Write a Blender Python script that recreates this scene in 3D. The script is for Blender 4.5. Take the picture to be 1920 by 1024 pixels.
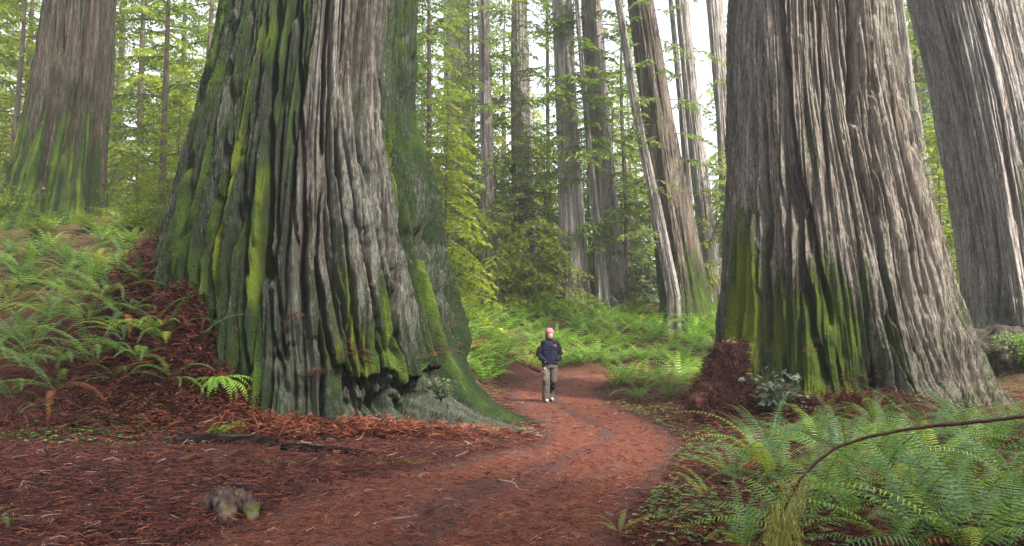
import bpy, math, random
import numpy as np
from math import radians as R, pi, sin, cos

for o in list(bpy.data.objects):
    bpy.data.objects.remove(o, do_unlink=True)
scene = bpy.context.scene
COL = scene.collection

# ------------------------------------------------------------------ camera
CAM_H, FPX, TILT = 1.6, 1500.0, R(4.156)
cam_d = bpy.data.cameras.new('camera')
cam = bpy.data.objects.new('camera', cam_d)
COL.objects.link(cam)
cam_d.sensor_width = 36.0
cam_d.lens = 36.0 * FPX / 1920.0
cam_d.clip_start, cam_d.clip_end = 0.1, 2000.0
cam.location = (0, 0, CAM_H)
cam.rotation_euler = (pi / 2 + TILT, 0, 0)
scene.camera = cam

# ------------------------------------------------------------------ light
SUN_EL, SUN_AZ = R(50), R(138)          # azimuth measured from +Y towards +X
world = bpy.data.worlds.new('World')
scene.world = world
world.use_nodes = True
wn = world.node_tree
bg = wn.nodes['Background']
sky = wn.nodes.new('ShaderNodeTexSky')
sky.sky_type = 'NISHITA'
sky.sun_disc = False
sky.sun_elevation = SUN_EL
sky.sun_rotation = SUN_AZ
sky.air_density, sky.dust_density, sky.ozone_density = 1.0, 4.0, 1.0
hs = wn.nodes.new('ShaderNodeHueSaturation')
hs.inputs['Saturation'].default_value = 0.32
hs.inputs['Value'].default_value = 1.0
wn.links.new(sky.outputs['Color'], hs.inputs['Color'])
wn.links.new(hs.outputs['Color'], bg.inputs['Color'])
bg.inputs['Strength'].default_value = 0.15

sun_d = bpy.data.lights.new('sun', 'SUN')
sun = bpy.data.objects.new('sun', sun_d)
COL.objects.link(sun)
sun_d.energy = 3.2
sun_d.angle = R(5)
sun_d.color = (1.0, 0.93, 0.80)
from mathutils import Vector, Matrix
sd = Vector((sin(SUN_AZ) * cos(SUN_EL), cos(SUN_AZ) * cos(SUN_EL), sin(SUN_EL)))
sun.rotation_euler = (-sd).to_track_quat('-Z', 'Y').to_euler()

scene.view_settings.view_transform = 'Standard'
scene.view_settings.look = 'None'
scene.view_settings.exposure = 1.95
scene.view_settings.gamma = 1.0
scene.render.engine = 'CYCLES'
scene.cycles.use_denoising = True
scene.cycles.max_bounces = 6
scene.cycles.diffuse_bounces = 4
scene.cycles.glossy_bounces = 2
scene.cycles.transmission_bounces = 4
scene.cycles.transparent_max_bounces = 4
scene.cycles.volume_bounces = 1
scene.cycles.caustics_reflective = False
scene.cycles.caustics_refractive = False

# ------------------------------------------------------------------ numeric helpers
def sstep(a, b, x):
    t = np.clip((x - a) / (b - a), 0, 1)
    return t * t * (3 - 2 * t)

_r0 = np.random.RandomState(7)
_PERM = _r0.permutation(256)
_PERM = np.concatenate([_PERM, _PERM, _PERM])
_GR = _r0.normal(size=(256, 3)); _GR /= np.linalg.norm(_GR, axis=1)[:, None]

def noise(x, y, z, seed=0):
    x, y, z = np.broadcast_arrays(np.asarray(x, float) + seed * 17.31, np.asarray(y, float) + seed * 5.7, np.asarray(z, float) + seed * 9.13)
    xi, yi, zi = np.floor(x).astype(int), np.floor(y).astype(int), np.floor(z).astype(int)
    xf, yf, zf = x - xi, y - yi, z - zi
    xi &= 255; yi &= 255; zi &= 255
    u, v, w = [f * f * f * (f * (f * 6 - 15) + 10) for f in (xf, yf, zf)]
    def g(a, b, c):
        h = _PERM[_PERM[_PERM[xi + a] + yi + b] + zi + c]
        G = _GR[h]
        return G[..., 0] * (xf - a) + G[..., 1] * (yf - b) + G[..., 2] * (zf - c)
    x00 = g(0, 0, 0) * (1 - u) + g(1, 0, 0) * u
    x10 = g(0, 1, 0) * (1 - u) + g(1, 1, 0) * u
    x01 = g(0, 0, 1) * (1 - u) + g(1, 0, 1) * u
    x11 = g(0, 1, 1) * (1 - u) + g(1, 1, 1) * u
    return ((x00 * (1 - v) + x10 * v) * (1 - w) + (x01 * (1 - v) + x11 * v) * w) * 1.5

def fbm(x, y, z, seed=0, oct=3):
    s, a, f = 0, 1, 1
    for i in range(oct):
        s = s + a * noise(x * f, y * f, z * f, seed + i * 3)
        a *= 0.5; f *= 2.03
    return s

def ray(px, py):
    f = np.array([0, cos(TILT), sin(TILT)]); u = np.array([0, -sin(TILT), cos(TILT)])
    return f * FPX + np.array([px - 960.0, 0, 0]) + u * (512.0 - py)

def at(px, py, Y):
    d = ray(px, py)
    return np.array([0, 0, CAM_H]) + d * (Y / d[1])

# ------------------------------------------------------------------ terrain height
FLAT = np.array([(-30, 11.8), (-9, 12.5), (-6.3, 12.0), (-5.0, 12.0), (-4.2, 12.5), (-3.4, 13.6), (-0.9, 16.2), (-0.5, 18), (-0.35, 21.5),
                 (0.2, 24.0), (1.4, 25.6), (4, 26.3), (9, 26.8), (9, 24.8), (4, 24.4), (2.9, 23.4), (2.3, 21.2), (2.2, 18),
                 (2.6, 14), (2.2, 10.5), (1.7, 8.6), (0.9, 6), (0.6, 4), (0.6, -12), (-30, -12)], float)

def poly_dist(x, y, P):
    d = np.full(x.shape, 1e9); inside = np.zeros(x.shape, bool)
    n = len(P)
    for i in range(n):
        a, b = P[i], P[(i + 1) % n]
        ab = b - a
        t = np.clip(((x - a[0]) * ab[0] + (y - a[1]) * ab[1]) / (ab @ ab), 0, 1)
        d = np.minimum(d, np.hypot(x - a[0] - t * ab[0], y - a[1] - t * ab[1]))
        c = ((a[1] > y) != (b[1] > y))
        with np.errstate(divide='ignore', invalid='ignore'):
            xx = (b[0] - a[0]) * (y - a[1]) / (b[1] - a[1] + 1e-12) + a[0]
        inside ^= c & (x < xx)
    return np.where(inside, 0.0, d)

def H(x, y, lumps=True):
    x = np.asarray(x, float); y = np.asarray(y, float)
    x, y = np.broadcast_arrays(x, y)
    sh = x.shape
    x = x.ravel(); y = y.ravel()
    d = poly_dist(x, y, FLAT)
    base = 0.035 * np.maximum(0, y - 18) * sstep(18, 24, y)
    base = np.minimum(base, 3.5)
    mid = np.interp(y, [-12, 4, 6, 9, 11, 14, 18, 21.5, 24, 26.5], [-1, -.6, 0, .2, .8, 1.0, .9, 1., 1.6, 60])
    leftside = sstep(-0.3, 0.3, mid - x)
    back = sstep(22, 27, y)
    slope = 1.02 * (1 - back) + 0.29 * back
    S = 6.0
    hl = S * (1 - np.exp(-slope * d / S)) * sstep(-.2, 0.9, d)
    hr = (0.045 + .05 * sstep(9, 5, y)) * d * sstep(0, 1.0, d)
    hr = hr + 1.5 * sstep(9, 13, x) * sstep(15, 21, y)
    hr = hr * (1 - 0.55 * sstep(8, 5, y))
    h = base + leftside * hl + (1 - leftside) * hr
    def bump(cx, cy, rx, ry, a):
        return a * np.exp(-((x - cx) / rx) ** 2 - ((y - cy) / ry) ** 2)
    h = h + bump(-6.6, 14.6, 1.0, 1.6, 1.0) + bump(4.5, 14.6, .9, .8, .42) + bump(6.2, 13.6, 1.2, .5, .25) + bump(-5.25, 13.05, .72, .75, 1.15) + bump(-4.45, 12.55, .45, .5, .65)
    h = h + bump(-3.2, 12.4, 1.6, .5, .12) + bump(-1.6, 8.3, 2.4, .35, .07) - bump(0.4, 9.2, 1.4, .5, .05)
    if lumps:
        k = np.where(d > 0.2, 1.0, 0.35)
        h = h + k * (0.10 * noise(x * .7, y * .7, 0, 1) + 0.05 * noise(x * 2.1, y * 2.1, 0, 2) + .022 * noise(x * 6, y * 6, 0, 4))
    return h.reshape(sh)

def h1(x, y):
    return float(H(np.array([x]), np.array([y]))[0])

def ground_at(px, py):
    d = ray(px, py); d = d / d[1]
    ys = np.linspace(4, 90, 1400)
    z = CAM_H + d[2] * ys
    g = H(d[0] * ys, ys)
    k = np.argmax(z <= g)
    return np.array([d[0] * ys[k], ys[k], g[k]])

# ------------------------------------------------------------------ mesh helpers
class MB:
    def __init__(s):
        s.v, s.q, s.t, s.a, s.n = [], [], [], [], 0
    def add(s, V, Q=None, T=None, a=0.0):
        V = np.asarray(V, float).reshape(-1, 3)
        s.v.append(V)
        if Q is not None and len(Q): s.q.append(np.asarray(Q, int).reshape(-1, 4) + s.n)
        if T is not None and len(T): s.t.append(np.asarray(T, int).reshape(-1, 3) + s.n)
        s.a.append(np.broadcast_to(np.asarray(a, float), (len(V),)).copy())
        s.n += len(V)
    def data(s):
        V = np.concatenate(s.v); A = np.concatenate(s.a)
        Q = np.concatenate(s.q) if s.q else np.zeros((0, 4), int)
        T = np.concatenate(s.t) if s.t else np.zeros((0, 3), int)
        return V, Q, T, A
    def merge(s, o, M=None):
        V, Q, T, A = o.data() if isinstance(o, MB) else o
        if M is not None: V = V @ M[:3, :3].T + M[:3, 3]
        s.add(V, Q, T, A)
    def mesh(s, name, smooth=False, attrs=None):
        V, Q, T, A = s.data()
        at_ = {'tint': A}
        if attrs: at_.update(attrs)
        return raw_mesh(name, V, Q, T, at_, smooth)

def raw_mesh(name, V, Q, T, attrs, smooth):
    me = bpy.data.meshes.new(name)
    me.vertices.add(len(V)); me.vertices.foreach_set('co', np.ascontiguousarray(V, np.float32).ravel())
    nl = len(Q) * 4 + len(T) * 3
    me.loops.add(nl)
    me.loops.foreach_set('vertex_index', np.concatenate([Q.ravel(), T.ravel()]).astype(np.int32))
    me.polygons.add(len(Q) + len(T))
    st = np.concatenate([np.arange(len(Q)) * 4, len(Q) * 4 + np.arange(len(T)) * 3]).astype(np.int32)
    me.polygons.foreach_set('loop_start', st)
    me.polygons.foreach_set('use_smooth', np.full(len(Q) + len(T), smooth, bool))
    for k, A in attrs.items():
        at_ = me.attributes.new(k, 'FLOAT', 'POINT')
        at_.data.foreach_set('value', np.ascontiguousarray(A, np.float32))
    me.update(calc_edges=True)
    return me

def link(name, me, mat=None, parent=None):
    o = bpy.data.objects.new(name, me)
    COL.objects.link(o)
    if mat is not None and not me.materials: me.materials.append(mat)
    if parent is not None: o.parent = parent
    return o

def tag(o, label=None, cat=None, group=None, kind=None):
    if label: o['label'] = label
    if cat: o['category'] = cat
    if group: o['group'] = group
    if kind: o['kind'] = kind
    return o

def thing(name, label, cat, loc=(0, 0, 0), rz=0.0, group=None):
    o = bpy.data.objects.new(name, None)
    COL.objects.link(o)
    o.location = loc; o.rotation_euler = (0, 0, rz)
    o.empty_display_size = 0.2
    return tag(o, label, cat, group)

def tube(mb, pts, rad, n=6, a=0.0, cap=True):
    P = np.asarray(pts, float); m = len(P)
    rad = np.broadcast_to(np.asarray(rad, float), (m,))
    T = np.gradient(P, axis=0); T /= np.linalg.norm(T, axis=1)[:, None] + 1e-9
    up = np.where(np.abs(T[:, 2:3]) < 0.9, np.array([[0, 0, 1.0]]), np.array([[1.0, 0, 0]]))
    U = np.cross(T, up); U /= np.linalg.norm(U, axis=1)[:, None] + 1e-9
    W = np.cross(T, U)
    th = np.arange(n) * 2 * pi / n
    V = P[:, None, :] + rad[:, None, None] * (np.cos(th)[None, :, None] * U[:, None, :] + np.sin(th)[None, :, None] * W[:, None, :])
    i = np.arange(m - 1)[:, None] * n; j = np.arange(n)[None, :]; k = (j + 1) % n
    Q = np.stack([i + j, i + k, i + n + k, i + n + j], -1).reshape(-1, 4)
    V = V.reshape(-1, 3)
    Tt = []
    if cap:
        V = np.concatenate([V, P[:1], P[-1:]])
        for q in range(n):
            Tt.append((m * n, (q + 1) % n, q)); Tt.append((m * n + 1, (m - 1) * n + q, (m - 1) * n + (q + 1) % n))
    mb.add(V, Q, Tt, a)

def leaves(mb, P, D, Nn, l, w, a):
    """diamond leaf faces"""
    D = D / (np.linalg.norm(D, axis=1)[:, None] + 1e-9)
    S = np.cross(D, Nn); S /= np.linalg.norm(S, axis=1)[:, None] + 1e-9
    l = np.broadcast_to(l, (len(P),))[:, None]; w = np.broadcast_to(w, (len(P),))[:, None]
    V = np.stack([P, P + D * l * .42 + S * w * .5, P + D * l, P + D * l * .42 - S * w * .5], 1).reshape(-1, 3)
    Q = np.arange(len(P) * 4).reshape(-1, 4)
    mb.add(V, Q, None, np.repeat(np.broadcast_to(a, (len(P),)), 4))

# ------------------------------------------------------------------ material helpers
class NT:
    def __init__(s, name):
        s.m = bpy.data.materials.new(name); s.m.use_nodes = True
        s.t = s.m.node_tree
        s.t.nodes.clear()
        s.out = s.t.nodes.new('ShaderNodeOutputMaterial')
    def n(s, typ, props=None, **ins):
        nd = s.t.nodes.new(typ)
        for k, v in (props or {}).items(): setattr(nd, k, v)
        for k, v in ins.items():
            key = k.replace('_', ' ')
            sk = nd.inputs[int(k[1:])] if k[0] == 'i' and k[1:].isdigit() else nd.inputs[key]
            if isinstance(v, bpy.types.NodeSocket): s.t.links.new(v, sk)
            else: sk.default_value = v
        return nd
    def attr(s, name): return s.n('ShaderNodeAttribute', {'attribute_name': name}).outputs['Fac']
    def co(s, scale=(1, 1, 1)):
        tc = s.n('ShaderNodeTexCoord')
        return s.n('ShaderNodeMapping', Vector=tc.outputs['Object'], Scale=scale).outputs[0]
    def noise(s, vec, sc, det=4, rough=.6, dist=0):
        return s.n('ShaderNodeTexNoise', Vector=vec, Scale=sc, Detail=det, Roughness=rough, Distortion=dist).outputs[0]
    def ramp(s, fac, stops):
        nd = s.n('ShaderNodeValToRGB', Fac=fac)
        e = nd.color_ramp.elements
        while len(e) < len(stops): e.new(0.5)
        for el, (p, c) in zip(e, stops):
            el.position = p; el.color = (c[0], c[1], c[2], 1) if len(c) == 3 else c
        return nd.outputs[0]
    def mix(s, fac, a, b, mode='MIX'):
        nd = s.t.nodes.new('ShaderNodeMix'); nd.data_type = 'RGBA'; nd.blend_type = mode
        for i, v in ((0, fac), (6, a), (7, b)):
            if isinstance(v, bpy.types.NodeSocket): s.t.links.new(v, nd.inputs[i])
            elif i == 0: nd.inputs[i].default_value = v
            else: nd.inputs[i].default_value = (v[0], v[1], v[2], 1)
        return nd.outputs[2]
    def math(s, op, a, b=0.0, c=0.0):
        nd = s.t.nodes.new('ShaderNodeMath'); nd.operation = op
        for i, v in enumerate((a, b, c)):
            if isinstance(v, bpy.types.NodeSocket): s.t.links.new(v, nd.inputs[i])
            else: nd.inputs[i].default_value = v
        return nd.outputs[0]
    def step(s, x, a, b):
        nd = s.n('ShaderNodeMapRange', {'interpolation_type': 'SMOOTHSTEP'}, Value=x)
        nd.inputs[1].default_value = a; nd.inputs[2].default_value = b
        return nd.outputs[0]
    def bump(s, h, strength=.5, dist=.02):
        return s.n('ShaderNodeBump', Height=h, Strength=strength, Distance=dist).outputs[0]
    def pbr(s, col, rough=.85, normal=None, spec=.3):
        nd = s.n('ShaderNodeBsdfPrincipled')
        for k, v in (('Base Color', col), ('Roughness', rough), ('Specular IOR Level', spec)):
            if isinstance(v, bpy.types.NodeSocket): s.t.links.new(v, nd.inputs[k])
            elif k == 'Base Color': nd.inputs[k].default_value = (v[0], v[1], v[2], 1)
            else: nd.inputs[k].default_value = v
        if normal is not None: s.t.links.new(normal, nd.inputs['Normal'])
        return nd.outputs[0]
    def done(s, sh):
        s.t.links.new(sh, s.out.inputs['Surface']); return s.m

def leaf_mat(name, stops, trans=.35, rough=.5, spec=.35, objvar=.25, tcol=1.25):
    g = NT(name)
    ob = g.n('ShaderNodeObjectInfo').outputs['Random']
    f = g.math('ADD', g.attr('tint'), g.math('MULTIPLY', g.math('SUBTRACT', ob, .5), objvar))
    col = g.ramp(f, stops)
    a = g.pbr(col, rough, None, spec)
    tc = g.mix(1.0, col, (tcol, tcol * 1.02, tcol * .55), 'MULTIPLY')
    b = g.n('ShaderNodeBsdfTranslucent', Color=tc).outputs[0]
    return g.done(g.n('ShaderNodeMixShader', i0=trans, i1=a, i2=b).outputs[0])

def bark_mat(name, c0, c1, c2, red=(.15, .075, .05), warm_amt=.38):
    g = NT(name)
    st = g.noise(g.co((1, 1, .03)), 10, 6, .7, .15)
    fib = g.noise(g.co((1, 1, .03)), 40, 5, .75, .1)
    iso = g.noise(g.co((1, 1, .5)), 3.0, 5, .65)
    fine = g.noise(g.co(), 55, 3, .6)
    flake = g.noise(g.co((1, 1, .25)), 22, 4, .7, .6)
    f = g.math('ADD', g.math('MULTIPLY', st, .6), g.math('MULTIPLY', fib, .4))
    f = g.math('ADD', f, g.math('MULTIPLY', g.math('SUBTRACT', iso, .5), .35))
    col = g.ramp(f, [(.40, c0), (.5, c1), (.61, c2)])
    inn = g.math('MULTIPLY', g.attr('inner'), .35)
    col = g.mix(inn, col, red)
    stn = g.math('MULTIPLY', g.math('ADD', g.attr('stain'), g.math('MULTIPLY', g.math('SUBTRACT', flake, .5), .8)), .85)
    stn = g.n('ShaderNodeClamp', Value=stn).outputs[0]
    col = g.mix(stn, col, g.mix(g.step(fib, .4, .6), (.024, .038, .022), (.068, .088, .056)))
    warm = g.math('MULTIPLY', g.step(g.noise(g.co((1, 1, .04)), 4.5, 3, .5), .58, .74), warm_amt)
    col = g.mix(warm, col, (.27, .145, .09))
    f2 = g.noise(g.co((1, 1, .09)), 85, 4, .75)
    mul = g.n('ShaderNodeMapRange', Value=f2); mul.inputs[1].default_value = .38; mul.inputs[2].default_value = .62; mul.inputs[3].default_value = .55; mul.inputs[4].default_value = 1.45
    cmb = g.n('ShaderNodeCombineColor', Red=mul.outputs[0], Green=mul.outputs[0], Blue=mul.outputs[0]).outputs[0]
    col = g.mix(1.0, col, cmb, 'MULTIPLY')
    lf = g.math('ADD', g.attr('lichen'), g.math('MULTIPLY', g.math('SUBTRACT', flake, .5), 1.5))
    lf = g.math('MULTIPLY', g.step(lf, .45, .85), .8)
    col = g.mix(lf, col, g.mix(fine, (.13, .17, .145), (.27, .32, .28)))
    mf = g.math('ADD', g.attr('moss'), g.math('MULTIPLY', g.math('SUBTRACT', flake, .5), 1.3))
    mf = g.math('ADD', mf, g.math('MULTIPLY', g.math('SUBTRACT', iso, .5), .7))
    mf = g.math('ADD', mf, g.math('MULTIPLY', g.math('SUBTRACT', fine, .5), 1.5))
    mf = g.math('MULTIPLY', g.step(mf, .28, .58), .92)
    br = g.math('ADD', g.attr('mbright'), g.math('MULTIPLY', g.math('SUBTRACT', iso, .5), 1.0))
    br = g.math('ADD', br, g.math('MULTIPLY', g.math('SUBTRACT', fine, .5), .5))
    mcol = g.ramp(br, [(.1, (.022, .046, .012)), (.45, (.075, .130, .014)), (.95, (.22, .27, .014))])
    col = g.mix(mf, col, mcol)
    h = g.math('ADD', g.math('ADD', g.math('MULTIPLY', fib, .6), g.math('MULTIPLY', f2, .5)), g.math('MULTIPLY', flake, .6))
    lump = g.noise(g.co(), 24, 4, .7)
    h = g.math('ADD', g.math('MULTIPLY', h, g.math('SUBTRACT', 1.0, g.math('MULTIPLY', mf, .5))), g.math('MULTIPLY', g.math('ADD', fine, g.math('MULTIPLY', lump, 2.4)), g.math('MULTIPLY', mf, 1.1)))
    return g.done(g.pbr(col, .9, g.bump(h, 1.0, .06), .2))

M = {}
M['bark'] = bark_mat('redwood_bark', (.080, .066, .054), (.225, .192, .163), (.335, .30, .265))
M['bark_pale'] = bark_mat('pale_redwood_bark', (.17, .145, .135), (.345, .31, .29), (.47, .435, .42))  # pale bark; haze and glare on the far trunks partly put into this colour
M['bark_brown'] = bark_mat('brown_redwood_bark', (.042, .034, .028), (.13, .105, .085), (.25, .21, .18))
M['bark_dark_shade'] = bark_mat('shade_dark_redwood_bark', (.020, .016, .013), (.052, .041, .034), (.12, .095, .08), warm_amt=.15)  # shade on the bank redwood put into the colour; plain dark on the hump
M['limb'] = NT('limb_bark')
g = M['limb']; M['limb'] = g.done(g.pbr(g.ramp(g.noise(g.co((1, 1, .2)), 12), [(.3, (.05, .04, .03)), (.7, (.15, .12, .09))]), .9))
M['needle'] = leaf_mat('conifer_needles', [(0, (.055, .10, .02)), (.5, (.135, .20, .032)), (1, (.25, .31, .05))], .55)
M['needle_sunlit'] = leaf_mat('sunlit_conifer_needles', [(0, (.09, .14, .015)), (.5, (.20, .25, .02)), (1, (.38, .38, .03))], .55)  # sunlit copy of the conifer needles, sun glow put into the yellow green
M['needle_grey'] = leaf_mat('greyish_conifer_needles', [(0, (.035, .06, .03)), (.5, (.08, .12, .06)), (1, (.19, .23, .15))], .35)
M['shrub'] = leaf_mat('shrub_leaves', [(0, (.05, .09, .012)), (.5, (.12, .18, .018)), (1, (.24, .28, .03))], .45)
M['salal'] = leaf_mat('waxy_leaves', [(0, (.05, .08, .05)), (.5, (.11, .15, .10)), (1, (.24, .27, .22))], .15, .3, .6)
M['fern'] = leaf_mat('fern_fronds', [(0, (.06, .135, .045)), (.4, (.125, .24, .07)), (.75, (.23, .34, .05)), (1, (.38, .42, .04))], .4, .42, .5, .5)
M['fern_bright'] = leaf_mat('bright_fern_fronds', [(0, (.08, .18, .03)), (.5, (.16, .31, .04)), (1, (.27, .42, .05))], .45, .45, .4, .3)
M['dead'] = leaf_mat('dead_foliage', [(0, (.07, .025, .015)), (.5, (.20, .065, .03)), (1, (.36, .16, .06))], .15, .8, .1)
M['litter'] = leaf_mat('fallen_needles', [(0, (.022, .011, .011)), (.35, (.085, .026, .021)), (.65, (.18, .052, .027)), (.88, (.27, .105, .045)), (1, (.32, .25, .20))], .08, .8, .15, 0)
M['clover'] = leaf_mat('clover_leaves', [(0, (.04, .08, .02)), (.6, (.10, .16, .035)), (1, (.22, .27, .08))], .3)
M['moss_hang'] = leaf_mat('hanging_moss', [(0, (.16, .15, .04)), (.5, (.36, .34, .10)), (1, (.52, .50, .22))], .35, .9, .1)

g = NT('forest_floor')
a1 = g.noise(g.co(), 1.3, 5, .65); a2 = g.noise(g.co(), 9, 6, .7, .5); a3 = g.noise(g.co(), 45, 4, .7, .8)
f = g.math('ADD', g.math('MULTIPLY', a2, .5), g.math('MULTIPLY', a3, .5))
col = g.ramp(f, [(.36, (.018, .009, .008)), (.48, (.075, .026, .020)), (.58, (.15, .048, .030)), (.70, (.22, .10, .065))])
col = g.mix(g.math('MULTIPLY', g.step(a1, .45, .62), .5), col, (.075, .032, .032))
col = g.mix(g.math('MULTIPLY', g.math('MULTIPLY', g.attr('tint'), g.step(a2, .42, .58)), .75), col, (.06, .085, .018))
M['ground'] = g.done(g.pbr(col, .9, g.bump(g.math('ADD', a3, a2), 1.0, .04), .2))
g = NT('trail_surface')
a1 = g.noise(g.co(), .9, 5, .65); a2 = g.noise(g.co((.6, 1, 1)), 12, 6, .75, .6); a3 = g.noise(g.co((.5, 1, 1)), 60, 4, .75, 1.0)
f = g.math('ADD', g.math('MULTIPLY', a2, .5), g.math('MULTIPLY', a3, .5))
col = g.ramp(f, [(.36, (.034, .012, .009)), (.47, (.098, .030, .019)), (.57, (.170, .051, .029)), (.70, (.26, .11, .07))])
col = g.mix(g.math('MULTIPLY', g.step(a1, .50, .66), .55), col, (.12, .066, .060))
col = g.mix(g.math('MULTIPLY', g.step(g.math('ADD', g.attr('tint'), g.math('MULTIPLY', g.math('SUBTRACT', a2, .5), .8)), .35, .75), .8), col, (.060, .030, .028))
M['path'] = g.done(g.pbr(col, .85, g.bump(g.math('ADD', a3, a2), .8, .025), .25))
g = NT('wet_dark_log')
col = g.ramp(g.noise(g.co((.15, 1, 1)), 18, 5, .7), [(.35, (.004, .003, .003)), (.52, (.014, .011, .010)), (.70, (.06, .048, .042))])
M['log'] = g.done(g.pbr(col, .95, g.bump(g.noise(g.co((.15, 1, 1)), 30, 4), .8, .02), .0))
g = NT('weathered_root')
a = g.noise(g.co((.6, .6, 1)), 7, 5, .7); b = g.noise(g.co(), 5, 3)
col = g.ramp(a, [(.38, (.022, .013, .010)), (.5, (.075, .042, .032)), (.64, (.15, .10, .078))])
col = g.mix(g.math('MULTIPLY', g.step(b, .56, .66), .8), col, g.mix(g.noise(g.co(), 60), (.04, .06, .012), (.14, .16, .02)))
M['root'] = g.done(g.pbr(col, .75, g.bump(g.noise(g.co(), 40, 4), .6, .02), .3))
g = NT('reddish_rotten_wood')
col = g.ramp(g.noise(g.co((.2, .2, 1)), 10, 5, .7), [(.36, (.03, .012, .009)), (.5, (.11, .04, .026)), (.66, (.24, .12, .08))])
ms = g.step(g.noise(g.co(), 2.6, 5, .7), .54, .64)
col = g.mix(g.math('MULTIPLY', ms, .85), col, g.mix(g.noise(g.co(), 50), (.03, .05, .01), (.11, .14, .015)))
M['redlog'] = g.done(g.pbr(col, .9, g.bump(g.noise(g.co(), 30, 4), .7, .03)))

def plain(name, c, rough=.8, var=.25, sc=60, spec=.2, dist=.004):
    g = NT(name)
    nz = g.noise(g.co(), sc, 4, .6)
    col = g.ramp(nz, [(.25, [x * (1 - var) for x in c]), (.75, [min(1, x * (1 + var)) for x in c])])
    return g.done(g.pbr(col, rough, g.bump(nz, .4, dist), spec))
M['skin'] = plain('skin', (.50, .33, .27), .5, .05)
M['navy'] = plain('navy_fleece', (.008, .011, .032), .85, .35)
M['black'] = plain('black_fleece', (.007, .008, .014), .85, .35)
M['trouser'] = plain('taupe_trousers', (.10, .086, .077), .85, .08, 90)
M['trouser_low'] = plain('dark_trouser_legs', (.075, .062, .052), .85, .10, 90)
M['pink'] = plain('pink_knit', (.44, .15, .21), .9, .2, 90)
M['pinklogo'] = plain('pink_stitching', (.75, .10, .22), .7, .1)
M['hair'] = plain('brown_hair', (.10, .05, .03), .6, .4)
M['shoe'] = plain('light_grey_shoe', (.30, .27, .255), .6, .2)
M['sole'] = plain('dark_sole', (.12, .10, .09), .7, .2)
M['eye'] = plain('dark_eye', (.03, .02, .015), .4, .1)
M['lip'] = plain('lip', (.45, .17, .15), .5, .1)
M['twig'] = plain('brown_twig', (.085, .045, .03), .8, .45, 40, .2, .01)
M['pale_twig'] = plain('pale_twig', (.20, .165, .145), .8, .3, 40)

# ------------------------------------------------------------------ ground
def axis(parts):
    out = []
    for a, b, s in parts:
        out.append(np.arange(a, b, s))
    return np.concatenate(out + [[parts[-1][1]]])
gx = axis([(-110, -40, 5), (-40, -16, 1.0), (-16, -9, .25), (-9, 9, .075), (9, 16, .25), (16, 40, 1.0), (40, 110, 5)])
gy = axis([(-42, -15, 3.0), (-15, 2, 1.0), (2, 5, .2), (5, 18, .075), (18, 34, .18), (34, 60, .8), (60, 170, 5)])
GX, GY = np.meshgrid(gx, gy)
GZ = H(GX, GY)
V = np.stack([GX, GY, GZ], -1).reshape(-1, 3)
nx, ny = len(gx), len(gy)
i = np.arange(ny - 1)[:, None] * nx + np.arange(nx - 1)[None]
Q = np.stack([i, i + 1, i + nx + 1, i + nx], -1).reshape(-1, 4)
dd = poly_dist(V[:, 0], V[:, 1], FLAT)
ggreen = np.clip(sstep(.4, 2.5, dd) * .8 + .2 * (V[:, 0] > 1.2), 0, 1)
me = raw_mesh('forest_floor', V, Q, np.zeros((0, 3), int), {'tint': ggreen}, True)
tag(link('ground', me, M['ground']), 'forest floor covered in red needle litter', kind='structure')

# trail sheet
left_e = [(4.2, -2.2), (5.95, -2.5), (8.2, -2.0), (10, -.75), (11.5, .35), (13.4, .55), (15.5, .15), (17.6, -.05), (21, -.1), (23.2, .3), (24.6, 1.4), (25.4, 3.2)]
right_e = [(4.2, .4), (5.95, .75), (8.6, 1.6), (10.5, 2.15), (12, 2.45), (13.4, 2.5), (15.5, 2.3), (17.6, 2.1), (21, 2.2), (22.8, 2.7), (23.7, 3.6), (24.2, 5)]
t_ = np.linspace(0, 11, 420)
li = np.stack([np.interp(t_, range(12), [p[k] for p in left_e]) for k in (1, 0)], -1)
ri = np.stack([np.interp(t_, range(12), [p[k] for p in right_e]) for k in (1, 0)], -1)
ww = np.linspace(-.12, 1.12, 50)
PX = li[:, None, 0] * (1 - ww) + ri[:, None, 0] * ww
PY = li[:, None, 1] * (1 - ww) + ri[:, None, 1] * ww
edge = np.maximum(-ww, ww - 1)[None, :] * 1.6 + .10 * noise(PX * 1.2, PY * 1.2, 0, 12) + .05 * noise(PX * 5, PY * 5, 0, 13)
PZ = H(PX, PY) + .010 - .07 * sstep(-.06, .10, edge)
V = np.stack([PX, PY, PZ], -1).reshape(-1, 3)
n = 50
i = np.arange(len(t_) - 1)[:, None] * n + np.arange(n - 1)[None]
Q = np.stack([i, i + 1, i + n + 1, i + n], -1).reshape(-1, 4)
wv = np.broadcast_to(ww, PX.shape) + .06 * noise(PX * .8, PY * .8, 0, 15)
rut = np.exp(-((wv - .50) / .10) ** 2) * .8 + np.exp(-((wv - .02) / .10) ** 2) + np.exp(-((wv - 1.0) / .09) ** 2)
me = raw_mesh('trail', V, Q, np.zeros((0, 3), int), {'tint': np.clip(rut + .35 * noise(PX * .9, PY * .9, 0, 16), 0, 1).ravel()}, True)
tag(link('path', me, M['path']), 'trodden red brown dirt trail', kind='structure')

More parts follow.
